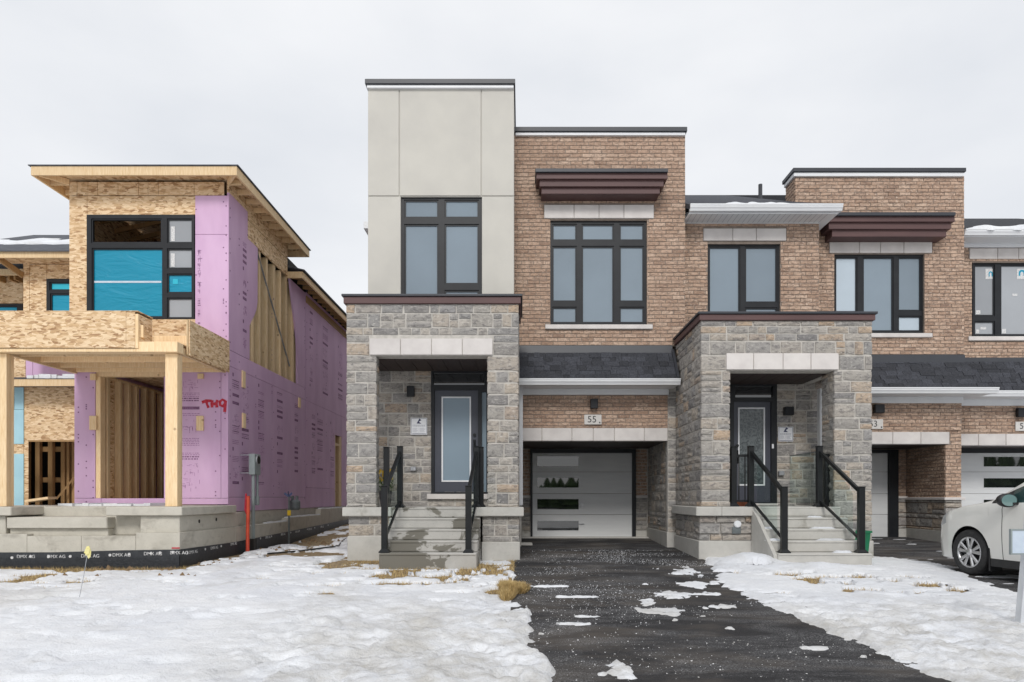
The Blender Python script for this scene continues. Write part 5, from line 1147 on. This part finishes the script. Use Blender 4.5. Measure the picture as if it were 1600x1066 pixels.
# porch posts, beams, deck frame
for (x0, x1) in ((wx(258, 11.1), wx(277, 11.1)), (wx(-14, 11.1), wx(10, 11.1))):
    po = MB().box(x0, x1, 11.10, 11.158, Z(-.15), Z(2.33), .004).build('porch_post', M['lumber'], HL)
    for k in (1, 2): box('post_board', M['lumber'], po, x0+.004*k, x1-.003*k, 11.1+.06*k, 11.158+.06*k, Z(-.15), Z(2.33), .004)
bxr = wx(217, 11.0)
box('beam_panel', M['osb'], HL, -9.7, wx(197, 10.98), 10.975, 10.99, Z(2.395), Z(2.975), .002); box('beam_panel', M['osb'], HL, wx(197.3, 10.98), bxr-.05, 10.975, 10.99, Z(2.395), Z(2.965), .002)
box('beam_end', M['lumber'], HL, bxr-.05, bxr, 10.98, 11.02, Z(2.39), Z(2.94), .003); box('beam_end', M['osb'], HL, bxr-.012, bxr, 11.021, 11.4, Z(2.39), Z(2.94), .002)
box('beam_lid', M['osb'], HL, -9.7, bxr, 10.975, 11.42, Z(2.976), Z(2.99), .002); box('beam_back', M['osb'], HL, -9.7, bxr-.013, 11.405, 11.42, Z(2.39), Z(2.975), 0)
box('beam', M['lumber'], HL, -9.7, bxr-.05, 11.0, 11.2, Z(2.335), Z(2.392), .004); box('beam', M['lumber'], HL, bxr-.049, wx(277, 11.0), 11.0, 11.2, Z(2.335), Z(2.50), .004)
for y in (11.45, 11.95, 12.45, 12.9): box('joist', M['lumber'], HL, -8.4, XS-.02, y, y+.045, Z(2.36), Z(2.50), .004)
box('deck_sheet', M['osb'], HL, -8.4, XS-.02, 11.2, 12.98, Z(2.505), Z(2.52), 0)
for x in (-7.6, -6.9): box('nailer', M['lumber'], HL, x, x+.05, 11.21, 12.97, Z(2.44), Z(2.50), .003)
MB().bar((-8.43, 11.2, Z(2.41)), (-8.43, 12.95, Z(2.41)), .06, .15).build('side_beam', M['lumber'], HL); MB().bar((-5.62, 11.21, Z(2.41)), (-5.62, 12.95, Z(2.41)), .06, .11).build('side_beam', M['lumber'], HL)
box('side_panel', M['osb'], HL, -5.548, -5.53, 11.42, 12.97, Z(2.36), Z(2.955), .002); box('corner_stud', M['lumber'], HL, wx(292, 11.4), -5.55, 11.38, 11.42, Z(2.37), Z(2.955), .004)
box('ledger', M['lumber'], HL, wx(236, 12.2), -5.56, 12.2, 12.24, Z(2.52), Z(2.74), .004); box('ledger', M['lumber'], HL, wx(236, 12.2), -5.56, 12.3, 12.34, Z(2.75), Z(2.90), .004); MB().bar((bxr+.02, 11.05, Z(2.68)), (wx(236, 12.2)+.02, 12.2, Z(2.65)), .04, .2).build('brace_board', M['lumber'], HL)
# concrete porch and foundation
XF = -5.43; CF = M['foundation']
box('porch_slab', CF, HL, wx(165, 10.9), -5.41, 10.9, 13.0, Z(-.295), Z(-.153), .012); box('porch_slab', CF, HL, -11.5, wx(17, 10.9), 10.9, 13.0, Z(-.295), Z(-.153), .012)
box('foundation_wall', CF, HL, wx(219, 10.98), -5.485, 10.98, 13.5, Z(-.575), Z(-.296), .012); box('foundation_wall', CF, HL, wx(167, 11.2), wx(219.3, 10.98), 11.18, 13.0, Z(-.62), Z(-.297), .012)
box('porch_step', CF, HL, wx(10, 10.95), wx(167, 10.95), 10.95, 11.7, Z(-.50), Z(-.322), .012); box('porch_step', CF, HL, wx(42, 11.7), wx(167, 11.6), 11.65, 13.0, Z(-.33), Z(-.16), .012); box('porch_step', CF, HL, wx(17, 11.05), wx(170, 11.05), 11.03, 12, Z(-.64), Z(-.502), .01)
box('step_cheek', CF, HL, -11.5, wx(10, 11.0)-.01, 11.0, 12.6, Z(-.60), Z(-.30), .01)
fz = [(-11.5, wx(42, 10.88), -.585), (wx(42, 10.88), wx(212, 10.88), -.62), (wx(212, 10.88), XF, -.565)]
for a, b, zt in fz:
    n_ = max(1, int((b-a)/.6)); w_ = (b-a)/n_
    for i in range(n_): box('foundation_wall', CF, HL, a+w_*i+.002, a+w_*(i+1)-.002, 10.88, 13.0, Z(-1.6), Z(zt), .004)
for a, b, zt in ((13.0, 14.4, -.565), (14.4, 15.9, -.565), (15.9, 17.2, -.48), (17.2, 18.5, -.48), (18.5, 20, -.32), (20, 23.5, -.32)): box('foundation_wall', CF, HL, XF-.3, XF, a+.003, b-.003, Z(-1.6), Z(zt), .006)
box('foundation_wall', CF, HL, XS-.2, XS-.015, 13.0, 23.5, Z(-.9), Z(-.285), 0)
for y, z in ((11.65, -.41), (12.3, -.40)): MB().tube([(-5.49, y, Z(z)), (-5.482, y, Z(z))], .032, 12).build('sleeve_hole', M['dark_void'], HL)
mb = MB().prism([(-11.5, Z(-1.6)), (XF+.012, Z(-1.6)), (XF+.012, Z(-.83)), (-6.4, Z(-.845)), (-7.4, Z(-.875)), (-11.5, Z(-.885))], 'y', 10.862, 10.879).build('dimple_membrane', M['membrane'], HL)
MB().prism([(10.862, Z(-1.6)), (23.5, Z(-1.6)), (23.5, Z(-.65)), (15.9, Z(-.80)), (13, Z(-.85)), (10.862, Z(-.83))], 'x', XF+.001, XF+.014).build('dimple_membrane', M['membrane'], HL)
dm = MB()
for i in range(150):
    for k in range(7):
        x = -8.35+i*.0195*1.0; z = Z(-.97-.026*k); dm.box(x, x+.010, 10.8575, 10.8625, z, z+.010)
dm.build('membrane_dimples', M['membrane'], HL)['kind'] = 'stuff'
for px, py in ((40.5, 870), (88, 870), (141, 869), (190, 867.5), (239, 865.5), (280, 864)): text_obj('DMX AG', .075, M['print_white'], 'lettering', HL, (wx(px, 10.86), 10.859, wz(py, 10.86)))
for k in range(9): text_obj('DMX AG', .075, M['print_white'], 'lettering', HL, (XF+.0165, 11.3+k*.75+.02*k*k, Z(-.905+.012*k)), (math.pi/2, 0, math.pi/2))
for px, py in ((19, 871.5), (48, 869.5), (76, 870), (110, 869.5), (172, 867.5), (202, 866), (236, 864.5), (250, 864), (270, 863)): x, z = wx(px, 10.86), wz(py, 10.86); MB().tube([(x, 10.853, z), (x, 10.862, z)], .022, 12).build('washer', M['print_white'], HL)
for k in range(14): y = 11.1+k*.62; z = Z(-.90+.009*k); MB().tube([(XF+.014, y, z), (XF+.022, y, z)], .02, 8).build('washer', M['print_white'], HL)
q = RC(268, 294, 855.5, 857.5, 10.87); MB().box(q[0], XF+.001, 10.874, 10.8785, q[2], q[3]).build('spray_mark', M['red_paint'], HL)
b = MB()
for (a, c, z) in ((14.65, 15.88, -.565), (15.95, 18.48, -.48), (18.6, 21.5, -.32)):
    y = a
    while y < c: d_ = rng.uniform(.1, .25); b.box(XF-.10, XF-.005+rng.uniform(-.02, .0), y, min(y+d_+.01, c), Z(z)-.005, Z(z)+.022+rng.uniform(0, .012)); y += d_
x = -8.3
while x < -6.7: w_ = rng.uniform(.1, .3); b.box(x, x+w_, 12.3+rng.uniform(-.1, .1), 12.9, Z(-.16), Z(-.13)+rng.uniform(0, .03)); x += w_
b.build('ledge_snow', M['snow'], HL)['kind'] = 'stuff'

# ================================================================== the unit beside it, far left
H0 = thing('unfinished_house', (-11, 15.0, Z(-1.1)), 'strand board house front behind the left porch post, with framed garage opening', 'house')
def py2(name, m, a, b, c, d, Y, th=.02): q = RC(a, b, c, d, Y); return box(name, M[m], H0, q[0]+.003, q[1]-.003, Y, Y+th, q[2]+.003, q[3]-.003, .003)
py2('osb_panel', 'osb', 36, 46, 411, 560, 15); py2('osb_panel', 'osb', 46, 73, 413, 560, 15); py2('osb_panel', 'osb', 73, 135, 413, 436, 15); py2('osb_panel', 'osb', 73, 135, 498, 560, 15)
for a, b in ((37, 63), (63, 73), (73, 99), (99, 112), (112, 135)): py2('osb_panel', 'osb', a, b, 402, 412.5, 15)
window(H0, 14.97, (73, 135, 436, 498), [(80,130,443,452), (81,130,461,494)], ['film_light_blue', 'film_blue'], deep=.04)
q = RC(-20, 135, 393, 403, 14.5); fb = box('fascia_board', M['lumber'], H0, -13, XLf-.01, 14.5, 14.54, q[2], q[3], .004)
zt = q[3]; MB().prism([(14.45, zt), (18.25, zt+.47*3.8), (18.25, zt+.47*3.8-.1), (14.45, zt-.02)], 'x', -13, XLf-.01).build('roof', M['roof_felt'], H0); MB().prism([(18.25, zt+1.78), (24, zt-.3), (18.25, zt-.5)], 'x', -13, XLf-.01).build('rear_roof', M['roof_felt'], H0)
b = MB(); snow_ribbon(b, -13, XLf+.3, 15.75, zt+.47*1.3+.03, .47, 1.0, .05, 80, 3)
b.build('roof_snow', M['snow'], H0, smooth=True)['kind'] = 'stuff'
MB().bar((wx(0, 14.6), 14.55, zt-.12), (wx(36, 15), 15.0, zt-.35), .05, .12).build('hip_lookout', M['lumber_dark'], H0); box('soffit_sheet', M['osb'], H0, -13, XLf-.01, 14.55, 15.0, zt-.09, zt-.07, 0)
py2('osb_panel', 'osb', -30, 36, 430, 474, 16); py2('osb_panel', 'osb', -30, 36, 489, 560, 16); window(H0, 15.97, (-30, 36, 475, 492), [(-25, 26, 480, 490)], 'film_blue', deep=.03)
q = RC(-30, 36, 420, 430, 15.6); box('fascia_board', M['lumber'], H0, q[0], q[1], 15.6, 15.64, q[2], q[3], .004)
MB().prism([(15.58, q[3]), (17, q[3]+.6), (17, q[3]+.5), (15.58, q[3]-.01)], 'x', -13, q[1]).build('roof', M['roof_felt'], H0)
for px in (2, 22, 31): w_ = wx(px+3, 15.9)-wx(px, 15.9); box('rafter_end', M['lumber_dark'], H0, wx(px, 15.9), wx(px, 15.9)+w_, 15.7, 15.99, wz(441, 15.9), wz(431, 15.9), .003)
# garage level
YG = 15.5
py2('osb_panel', 'osb', -82, -1, 605, 790, YG+.03); py2('osb_panel', 'osb', -82, -10, 560, 604, YG+.03); py2('osb_panel', 'osb', -55, -30, 430, 560, 16)
py2('osb_panel', 'osb', 37, 118, 605, 688, YG); py2('osb_panel', 'osb', 37, 44.5, 688, 790, YG); py2('foam_panel', 'blue_foam', 22, 37, 605, 640, YG-.02); py2('foam_panel', 'blue_foam', 20, 37, 640, 694, YG-.02); py2('foam_panel', 'blue_foam', 10, 37, 709, 790, YG-.02); py2('osb_panel', 'osb', 0, 37, 690, 712, YG)
py2('foam_panel', 'pink_foam', 40, 51, 562, 590, YG); py2('foam_panel', 'pink_foam', 51, 122, 562, 590, YG); py2('osb_panel', 'osb', -10, 40, 560, 590, YG)
q = RC(-30, 118, 592, 603.5, 15.0); box('fascia_board', M['lumber'], H0, q[0], wx(119, 15.0), 15.0, 15.04, q[2], q[3], .004)
MB().prism([(14.98, q[3]), (15.5, q[3]+.12), (15.5, q[3]-.1), (15.04, q[3]-.02)], 'x', q[0], wx(119, 15.0)).build('pent_roof', M['roof_felt'], H0)
b = MB(); x = wx(38, 15.0)
while x < wx(119, 15.0)-.05: w_ = rng.uniform(.08, .2); b.box(x, x+w_, 15.03+rng.uniform(0, .1), 15.45, q[3]+.02, q[3]+.085+rng.uniform(0, .05)); x += w_
b.build('roof_snow', M['snow'], H0)['kind'] = 'stuff'
q = RC(44.5, 118, 688, 790, YG); box('garage_head', M['lumber_dark'], H0, q[0], q[1], YG+.0, YG+.1, q[3]-.03, q[3], 0)
for px, w_ in ((44.5, 2), (57, 7), (77, 7), (97, 6), (106, 4), (114, 6)): a = wx(px, 16.6); box('stud', M['lumber_dark'], H0, a, a+w_*16.6/F, 16.55, 16.65, Z(-.3), wz(684, 16.6), .003)
for py in (702, 750): z = wz(py, 16.65); box('blocking', M['lumber_dark'], H0, wx(57, 16.65), wx(118, 16.65), 16.66, 16.74, z-.06, z+.06, .003)
MB().bar((wx(88, 16.3), 16.3, wz(780, 16.3)), (wx(117, 16.5), 16.5, wz(745, 16.5)), .02, .04).build('brace_board', M['lumber_dark'], H0)
MB().bar((wx(46, 15.3), 15.3, wz(783, 15.3)), (wx(82, 15.3), 15.3, wz(778, 15.3)), .3, .05).build('sill_plank', M['lumber'], H0)
wall_y('inner_wall', M['dark_void'], H0, (-13, -8.3, Z(-.4), Z(2.4)), [], 18.2, 18.25); wall_x('inner_wall', M['dark_void'], H0, (15.55, 18.2, Z(-.4), Z(2.4)), [], -12.95, -12.9); box('slab', M['concrete'], H0, -13, -8.5, 13.0, 18.2, Z(-1.2), Z(-.19), 0); box('upper_floor', M['osb'], H0, -13, XLf-.02, 15.55, 18.2, Z(2.4), Z(2.5), 0)  # garage inner walls near black: the unlit depth is put into their colour
MB().box(-13, -8.7, 16.5, 24, Z(2.5), zt-.2).build('house_body', M['osb'], H0)

# ================================================================== site services between the houses
zg_ = lambda x, y: float(g0(np.array(x), np.array(y)))
t = thing('meter_box', (-5.3, 13.5, zg_(-5.3, 13.5)), 'grey electric meter box on a conduit beside the pink wall', 'meter box')
o = MB().box(-5.37, -5.25, 13.47, 13.78, wz(742, 13.47), wz(709, 13.47), .01).build('box', M['meter_grey'], t); zc_ = wz(719, 13.6)
MB().tube([(-5.25, 13.62, zc_), (-5.225, 13.62, zc_)], .10, 20).build('socket_ring', M['galvanized'], o); MB().tube([(-5.226, 13.62, zc_), (-5.222, 13.62, zc_)], .08, 20).build('socket', M['dark_void'], o)
MB().tube([(-5.31, 13.55, wz(742, 13.47)), (-5.31, 13.55, zg_(-5.3, 13.5)-.1)], .034, 12).build('conduit', M['meter_grey'], t); MB().tube([(-5.29, 13.70, wz(742, 13.5)), (-5.29, 13.70, Z(0))], .028, 12).build('conduit', M['meter_grey'], t); MB().box(-5.325, -5.255, 13.66, 13.74, Z(-.16), Z(0.02), .01).build('coupling', M['meter_grey'], t)
for z in (wz(711, 13.47), wz(739, 13.47)): MB().bar((-5.55, 13.5, z), (-5.37, 13.5, z), .02, .02).build('bracket', M['galvanized'], t)
MB().box(-5.36, -5.24, 13.44, 13.56, zg_(-5.3, 13.5)-.1, Z(-.82), .01).build('base_sleeve', M['dark_void'], t)
t = thing('orange_conduit', (-5.3, 13.2, zg_(-5.3, 13.2)), 'bright orange conduit standing in front of the grey meter post', 'pipe')
MB().tube([(-5.31, 13.3, Z(0.02)), (-5.30, 13.27, Z(-.3)), (-5.30, 13.25, Z(-.7)), (-5.28, 13.2, zg_(-5.3, 13.2)-.1)], .034, 12).build('pipe', M['orange_pipe'], t); MB().tube([(-5.37, 13.35, Z(.07)), (-5.38, 13.33, Z(-.25)), (-5.34, 13.3, Z(-.33)), (-5.33, 13.32, Z(.0))], .018, 8).build('cable_loop', M['red_paint'], t)
t = thing('gas_riser', (-5.3, 15.6, zg_(-5.3, 15.6)), 'thin steel gas riser with yellow tag and grey regulator by the pink wall', 'gas riser')
gx_ = -5.3; MB().tube([(gx_, 15.6, zg_(gx_, 15.6)-.1), (gx_, 15.6, Z(.02))], .02, 10).tube([(gx_, 15.6, Z(0)), (gx_-.05, 15.75, Z(0.0)), (gx_-.05, 15.9, Z(0.0))], .018, 8).build('riser_pipe', M['gas_grey'], t)
MB().box(gx_-.03, gx_+.05, 15.57, 15.585, Z(-.42), Z(-.30), .005).build('tag', M['yellow'], t)
b = MB(); [b.bar((gx_, 15.59, Z(.02)), (gx_+.09*math.cos(a), 15.55, Z(.08)+.05*math.sin(a)), .006, .05) for a in (.3, 1.6, 2.9)]; b.build('tape_flag', M['blue_tape'], t)
MB().tube([(gx_+.0, 16.0, Z(-.30)), (gx_+.0, 16.0, Z(-.26)), (gx_+.0, 16.0, Z(-.10)), (gx_+.0, 16.0, Z(-.06))], [.10, .125, .125, .08], 14).tube([(gx_-.05, 16, Z(-.06)), (gx_-.05, 16, Z(.03))], .035, 8).tube([(gx_+.05, 16, Z(-.06)), (gx_+.05, 16, Z(.03))], .035, 8).build('regulator', M['gas_grey'], t)
pts_ = []
for px, py in ((418, 863), (440, 861), (470, 858.5), (505, 857), (522, 856), (529, 850), (536, 843), (548, 834)):
    x, y = gpos(px, py, .06); pts_.append((x, y, zg_(x, y)+max(.03, float(snow_th(np.array([x]), np.array([y]))[0])+.015)))
MB_ = MB().tube(pts_, .016, 8); tag(MB_.build('cable', M['cable']), 'black cable lying on the snow between pink house and stone porch', 'cable')
def wire_flag(px, py, bx0, by0, label):
    x0, y0_ = gpos(bx0, by0, .05); z0 = zg_(x0, y0_); Yt = y0_-.0; t = thing('marker_flag', (x0, y0_, z0), label, 'flag', 'yellow ribbon marker flags'); xt, zt_ = wx(px, Yt), wz(py, Yt)
    MB().tube([(x0, y0_, z0-.05), ((x0+xt)/2+.01, y0_, (z0+zt_)/2), (xt, Yt, zt_)], .004, 6).build('wire', M['galvanized'], t)
    b = MB(); s_ = y0_/F
    b.prism([(xt-2*s_, zt_+2*s_), (xt+2*s_, zt_+3*s_), (xt+5*s_, zt_-6*s_), (xt+4*s_, zt_-14*s_), (xt+1*s_, zt_-17*s_), (xt-2*s_, zt_-10*s_), (xt-6*s_, zt_-8*s_)], 'y', Yt-.012, Yt-.004); b.prism([(xt-1*s_, zt_), (xt+4*s_, zt_-3*s_), (xt+3*s_, zt_-9*s_), (xt-3*s_, zt_-12*s_)], 'y', Yt-.022, Yt-.013)
    b.build('ribbon', M['pale_yellow'], t)
wire_flag(138, 856, 122, 931, 'pale yellow ribbon on a thin wire in front of the black membrane'); wire_flag(328, 838, 334, 868, 'small yellow ribbon at the foundation corner of the pink house')

# ================================================================== minivan
TH = math.radians(7); fw = Vector((-math.sin(TH), math.cos(TH), 0)); lf_ = Vector((-math.cos(TH), -math.sin(TH), 0)); gz0 = zg_(6.6, 10.0)+.016
WP = Vector((6.56, 10.05, gz0)); C0 = WP+fw*.95-lf_*.97
def cw(s, t, z): p = C0-fw*s+lf_*t; return (p.x, p.y, gz0+z)
car = thing('minivan', tuple(C0-fw*2.5), 'white minivan parked nose in at the right edge, front wheel and mirror in view', 'car')
ip = lambda s, a, b: float(np.interp(s, a, b))
Wf = lambda s: ip(s, [0, .06, .15, .3, .5, .9, 1.5, 4.4, 4.9, 5.15], [.50, .66, .78, .875, .935, .975, .99, .985, .93, .80])
Bf = lambda s: ip(s, [0, .1, .25, .5, .8, 1.2, 1.6, 2.5, 5.15], [.60, .72, .83, .93, 1.0, 1.05, 1.06, 1.09, 1.16])
Tf = lambda s: ip(s, [0, .1, .25, .5, .8, 1.15, 1.3, 1.75, 2.15, 2.6, 3.5, 4.6, 4.95, 5.15], [.62, .78, .90, 1.0, 1.065, 1.12, 1.17, 1.43, 1.62, 1.70, 1.735, 1.70, 1.55, 1.2])
def zlow(s):
    z = ip(s, [0, .2, .5, 1.5, 4, 4.9, 5.15], [.26, .22, .22, .27, .27, .3, .36])
    for sc in (.95, 3.95):
        d = .385**2-(s-sc)**2
        if d > 0: z = max(z, .335+math.sqrt(d))
    return z
ss = sorted(set([round(x, 3) for x in list(np.linspace(0, .5, 14))+list(np.linspace(.5, 1.45, 44))+list(np.linspace(1.45, 3.5, 30))+list(np.linspace(3.5, 4.5, 40))+list(np.linspace(4.5, 5.15, 10))+[1.56, 1.572, 2.6, 2.612, .565, .569, 1.331, 1.335]]))
NS, NU, NR = 9, 4, 4
def section(s):
    W, B, T, zl_ = Wf(s), Bf(s), Tf(s), zlow(s); pts_ = []
    for k in range(NS+1):
        u = k/NS; z = zl_+(B-zl_)*u; h = (z-.25)/(B-.25); w = W*(.955+.045*math.sin(math.pi*min(max(h, 0), 1)*.75+.35)); w += .012*math.exp(-((z-.92*B)/.03)**2)
        pts_.append((w, z))
    wr = ip(s, [0, 1.1, 1.7, 2.2, 5.15], [W*.8, W*.86, .80, .72, .68]); ze = T-ip(s, [0, 1.2, 2.2], [.03, .05, .09])
    ze = max(ze, B+.004)
    for k in range(1, NU+1): u = k/NU; pts_.append((pts_[NS][0]*(1-u)+wr*u+.02*math.sin(math.pi*u), B+.0+(ze-B)*u))
    for k in range(1, NR+1): u = k/NR; pts_.append((wr*(1-u), ze+(T-ze)*math.sin(u*math.pi/2)))
    return pts_
secs = [section(s) for s in ss]; nrow = NS+NU+NR+1
pm_ = {'body': 'car_paint', 'side_window': 'car_glass', 'windscreen': 'car_glass', 'seam': 'car_black', 'headlight': 'headlight', 'pillar_trim': 'car_black'}; parts = {}
for sg in (1, -1):
    for i in range(len(ss)-1):
        sm_ = (ss[i]+ss[i+1])/2
        for k in range(nrow-1):
            nm = 'body'
            if k < NS and (1.56 <= sm_ <= 1.572 or 2.6 <= sm_ <= 2.612) : nm = 'seam'
            elif k in (NS-2, NS-1) and .10 < sm_ < .42: nm = 'headlight'
            elif NS <= k < NS+NU and 1.36 < sm_ < 4.85:
                nm = 'body' if k == NS+NU-1 else 'pillar_trim' if (sm_ < 1.66 or 2.55 < sm_ < 2.66 or 3.6 < sm_ < 3.7) else 'side_window'
            elif k >= NS+NU and 1.24 < sm_ < 2.1: nm = 'windscreen'
            key = (nm, 0, 0) if nm in ('body', 'windscreen') else (nm, sg, 0 if sm_ < 1.65 else 1 if sm_ < 2.1 else 2 if sm_ < 3.1 and nm != 'side_window' or sm_ < 2.6 else 3 if sm_ < 3.65 else 4)
            b = parts.setdefault(key, MB()); n = len(b.v)
            for (ii, kk) in ((i, k), (i+1, k), (i+1, k+1), (i, k+1)): w, z = secs[ii][kk]; b.v.append(cw(ss[ii], sg*w, z))
            b.f.append((n, n+1, n+2, n+3))
for (nm, _a, _b), b in parts.items():
    o = b.build(nm, M[pm_[nm]], car, smooth=True); me = o.data
    bm = bmesh.new(); bm.from_mesh(me); bmesh.ops.remove_doubles(bm, verts=bm.verts, dist=.0006); bmesh.ops.recalc_face_normals(bm, faces=bm.faces); bm.to_mesh(me); bm.free()
    if nm == 'body': body = o
def cbox(b, s0, s1, t0, t1, z0, z1):
    n = len(b.v); b.v += [cw(s, t, z) for z in (z0, z1) for t in (t0, t1) for s in (s0, s1)]; b.f += [tuple(n+i for i in q) for q in ((0,2,3,1),(4,5,7,6),(0,1,5,4),(2,6,7,3),(0,4,6,2),(1,3,7,5))]; return b
cbox(cbox(MB(), .3, 4.9, -.72, .72, .2, .85), 1.35, 3.55, -.93, .93, .19, .5).build('underbody', M['car_black'], car)
cbox(MB(), 1.34, 3.56, .90, .968, .17, .28).build('sill', M['car_black'], car); cbox(MB(), 1.34, 3.56, -.968, -.90, .17, .28).build('sill', M['car_black'], car)
cbox(MB(), 1.325, 1.345, .78, .975, .10, .52).build('mud_flap', M['car_black'], car)
def wheel(sc, sg):
    t0 = .965*sg; ax = lambda d, z, s: cw(s, t0-sg*d, z); R, n = .335, 40
    prof = [(.0, .225), (-.012, .245), (-.016, .285), (.0, .322), (.03, .335), (.19, .335), (.21, .31), (.21, .22)]
    def lathe(prof, nn=n):
        b = MB()
        for d, r in prof:
            for k in range(nn): a = 2*math.pi*k/nn; b.v.append(ax(d, .335+r*math.sin(a), sc+r*math.cos(a)))
        for j in range(len(prof)-1):
            for k in range(nn): k2 = (k+1) % nn; b.f.append((j*nn+k, j*nn+k2, (j+1)*nn+k2, (j+1)*nn+k))
        return b
    w = lathe([(.001, .22)]+prof).build('wheel', M['tyre'], car, smooth=True)
    lathe([(.0, .228), (-.006, .222), (.0, .206), (.05, .2), (.06, .205)]).build('rim', M['alloy'], w, smooth=True)
    lathe([(.07, .21), (.07, .001)], 20).build('brake_disc', M['car_black'], w)
    for k in range(5):
        for da in (-.17, .17):
            a = 2*math.pi*k/5+da+.25; ca, sa_ = math.cos(a), math.sin(a); b = MB(); a2 = 2*math.pi*k/5+da*1.5+.25; c2, s2 = math.cos(a2), math.sin(a2)
            pa = Vector(ax(.012, .335+.045*sa_, sc+.045*ca)); pb = Vector(ax(.004, .335+.212*s2, sc+.212*c2)); d = (pb-pa).normalized(); u = d.cross(lf_).normalized()
            n_ = len(b.v)
            for p, ww in ((pa, .017), (pb, .029)): b.v += [tuple(p-u*ww+lf_*sg*.0), tuple(p-u*ww*.5+lf_*sg*.012), tuple(p+u*ww*.5+lf_*sg*.012), tuple(p+u*ww), tuple(p-lf_*sg*.03)]
            for q in range(5): q2 = (q+1) % 5; b.f.append((n_+q, n_+q2, n_+5+q2, n_+5+q))
            b.f += [(n_, n_+1, n_+2, n_+3, n_+4), (n_+5, n_+6, n_+7, n_+8, n_+9)]; b.build('spoke', M['alloy'], w)
    lathe([(.03, .06), (.0, .055), (-.012, .03), (-.013, .001)], 20).build('hub_cap', M['alloy'], w, smooth=True)
for sc in (.95, 3.95):
    for sg in (1, -1): wheel(sc, sg)
def ellipsoid(cs, ct, cz, rs, rt_, rz, flat=None):
    b = MB(); n, m_ = 18, 10
    for j in range(m_+1):
        v = math.pi*j/m_
        for k in range(n):
            a = 2*math.pi*k/n; s_ = rs*math.sin(v)*math.cos(a) ; t_ = rt_*math.sin(v)*math.sin(a); z_ = rz*math.cos(v)
            if flat is not None and s_ > flat: s_ = flat
            b.v.append(cw(cs+s_, ct+t_, cz+z_))
    for j in range(m_):
        for k in range(n): k2 = (k+1) % n; b.f.append((j*n+k, j*n+k2, (j+1)*n+k2, (j+1)*n+k))
    return b
mi = ellipsoid(1.78, 1.10, 1.10, .13, .135, .095, .03).build('mirror', M['car_black'], car, smooth=True)
b = MB(); n = len(b.v); ring = [cw(1.814, 1.10+.115*math.cos(2*math.pi*k/24), 1.10+.078*math.sin(2*math.pi*k/24)) for k in range(24)]; b.v += ring; b.f.append(tuple(range(24))); b.build('mirror_glass', M['mirror_teal'], mi)
cbox(MB(), 1.72, 1.82, .93, 1.05, 1.04, 1.07).build('mirror_arm', M['car_black'], mi)
MB().bar(cw(1.18, .55, 1.115), cw(1.25, -.1, 1.19), .02, .02).build('wiper', M['car_black'], car)

# ================================================================== leaning sign post, right edge
Yq = 6.5; bx0 = wx(1593.5, Yq); bz = zg_(bx0, Yq)
t = thing('sign_post', (bx0, Yq, bz), 'leaning white post with a framed pale blue panel at the right edge', 'sign post')
MB().bar((bx0, Yq, bz-.1), (bx0+.19, Yq+.03, bz+1.75), .075, .075, (0, 1, 0)).build('post', M['post_white'], t)
q = RC(1579.5, 1625, 828, 865.5, Yq-.06); pn = box('panel', M['panel_blue'], t, q[0], q[1], Yq-.065, Yq-.05, q[2], q[3], .003); b = MB()
for r in minus((q[0]-.008, q[1]+.008, q[2]-.008, q[3]+.008), [(q[0]+.006, q[1]-.006, q[2]+.006, q[3]-.006)]): b.box(r[0], r[1], Yq-.072, Yq-.045, r[2], r[3])
b.build('panel_frame', M['meter_grey'], pn)
MB().bar((bx0+.09, Yq-.05, (q[2]+q[3])/2), (bx0+.12, Yq, (q[2]+q[3])/2), .03, .05).build('bracket', M['galvanized'], t)

# ================================================================== across the street, seen only in the panes
wd = MB(); q_ = random.Random(21)
for i in range(700):
    x = -110+i*.32+q_.uniform(-.6, .6); y = -62+q_.uniform(-7, 7); h = 4.5+2.5*math.sin(i*.05)+q_.uniform(-1, 2.5); zb = float(g0(np.array(x), np.array(y)))
    for k in range(7):
        z0_ = zb+h*k/8; r0 = (1-k/8)*q_.uniform(.9, 1.5)*1.5+.15; n = len(wd.v)
        for j in range(6): a = j*1.047+q_.uniform(-.25, .25); wd.v.append((x+r0*math.cos(a), y+r0*math.sin(a), z0_))
        wd.v.append((x+q_.uniform(-.1, .1), y, z0_+h*.26)); wd.f += [(n+j, n+(j+1) % 6, n+6) for j in range(6)]
tag(wd.build('far_wood', M['leaf']), 'dark distant wood across the snowy field', 'wood', kind='stuff')
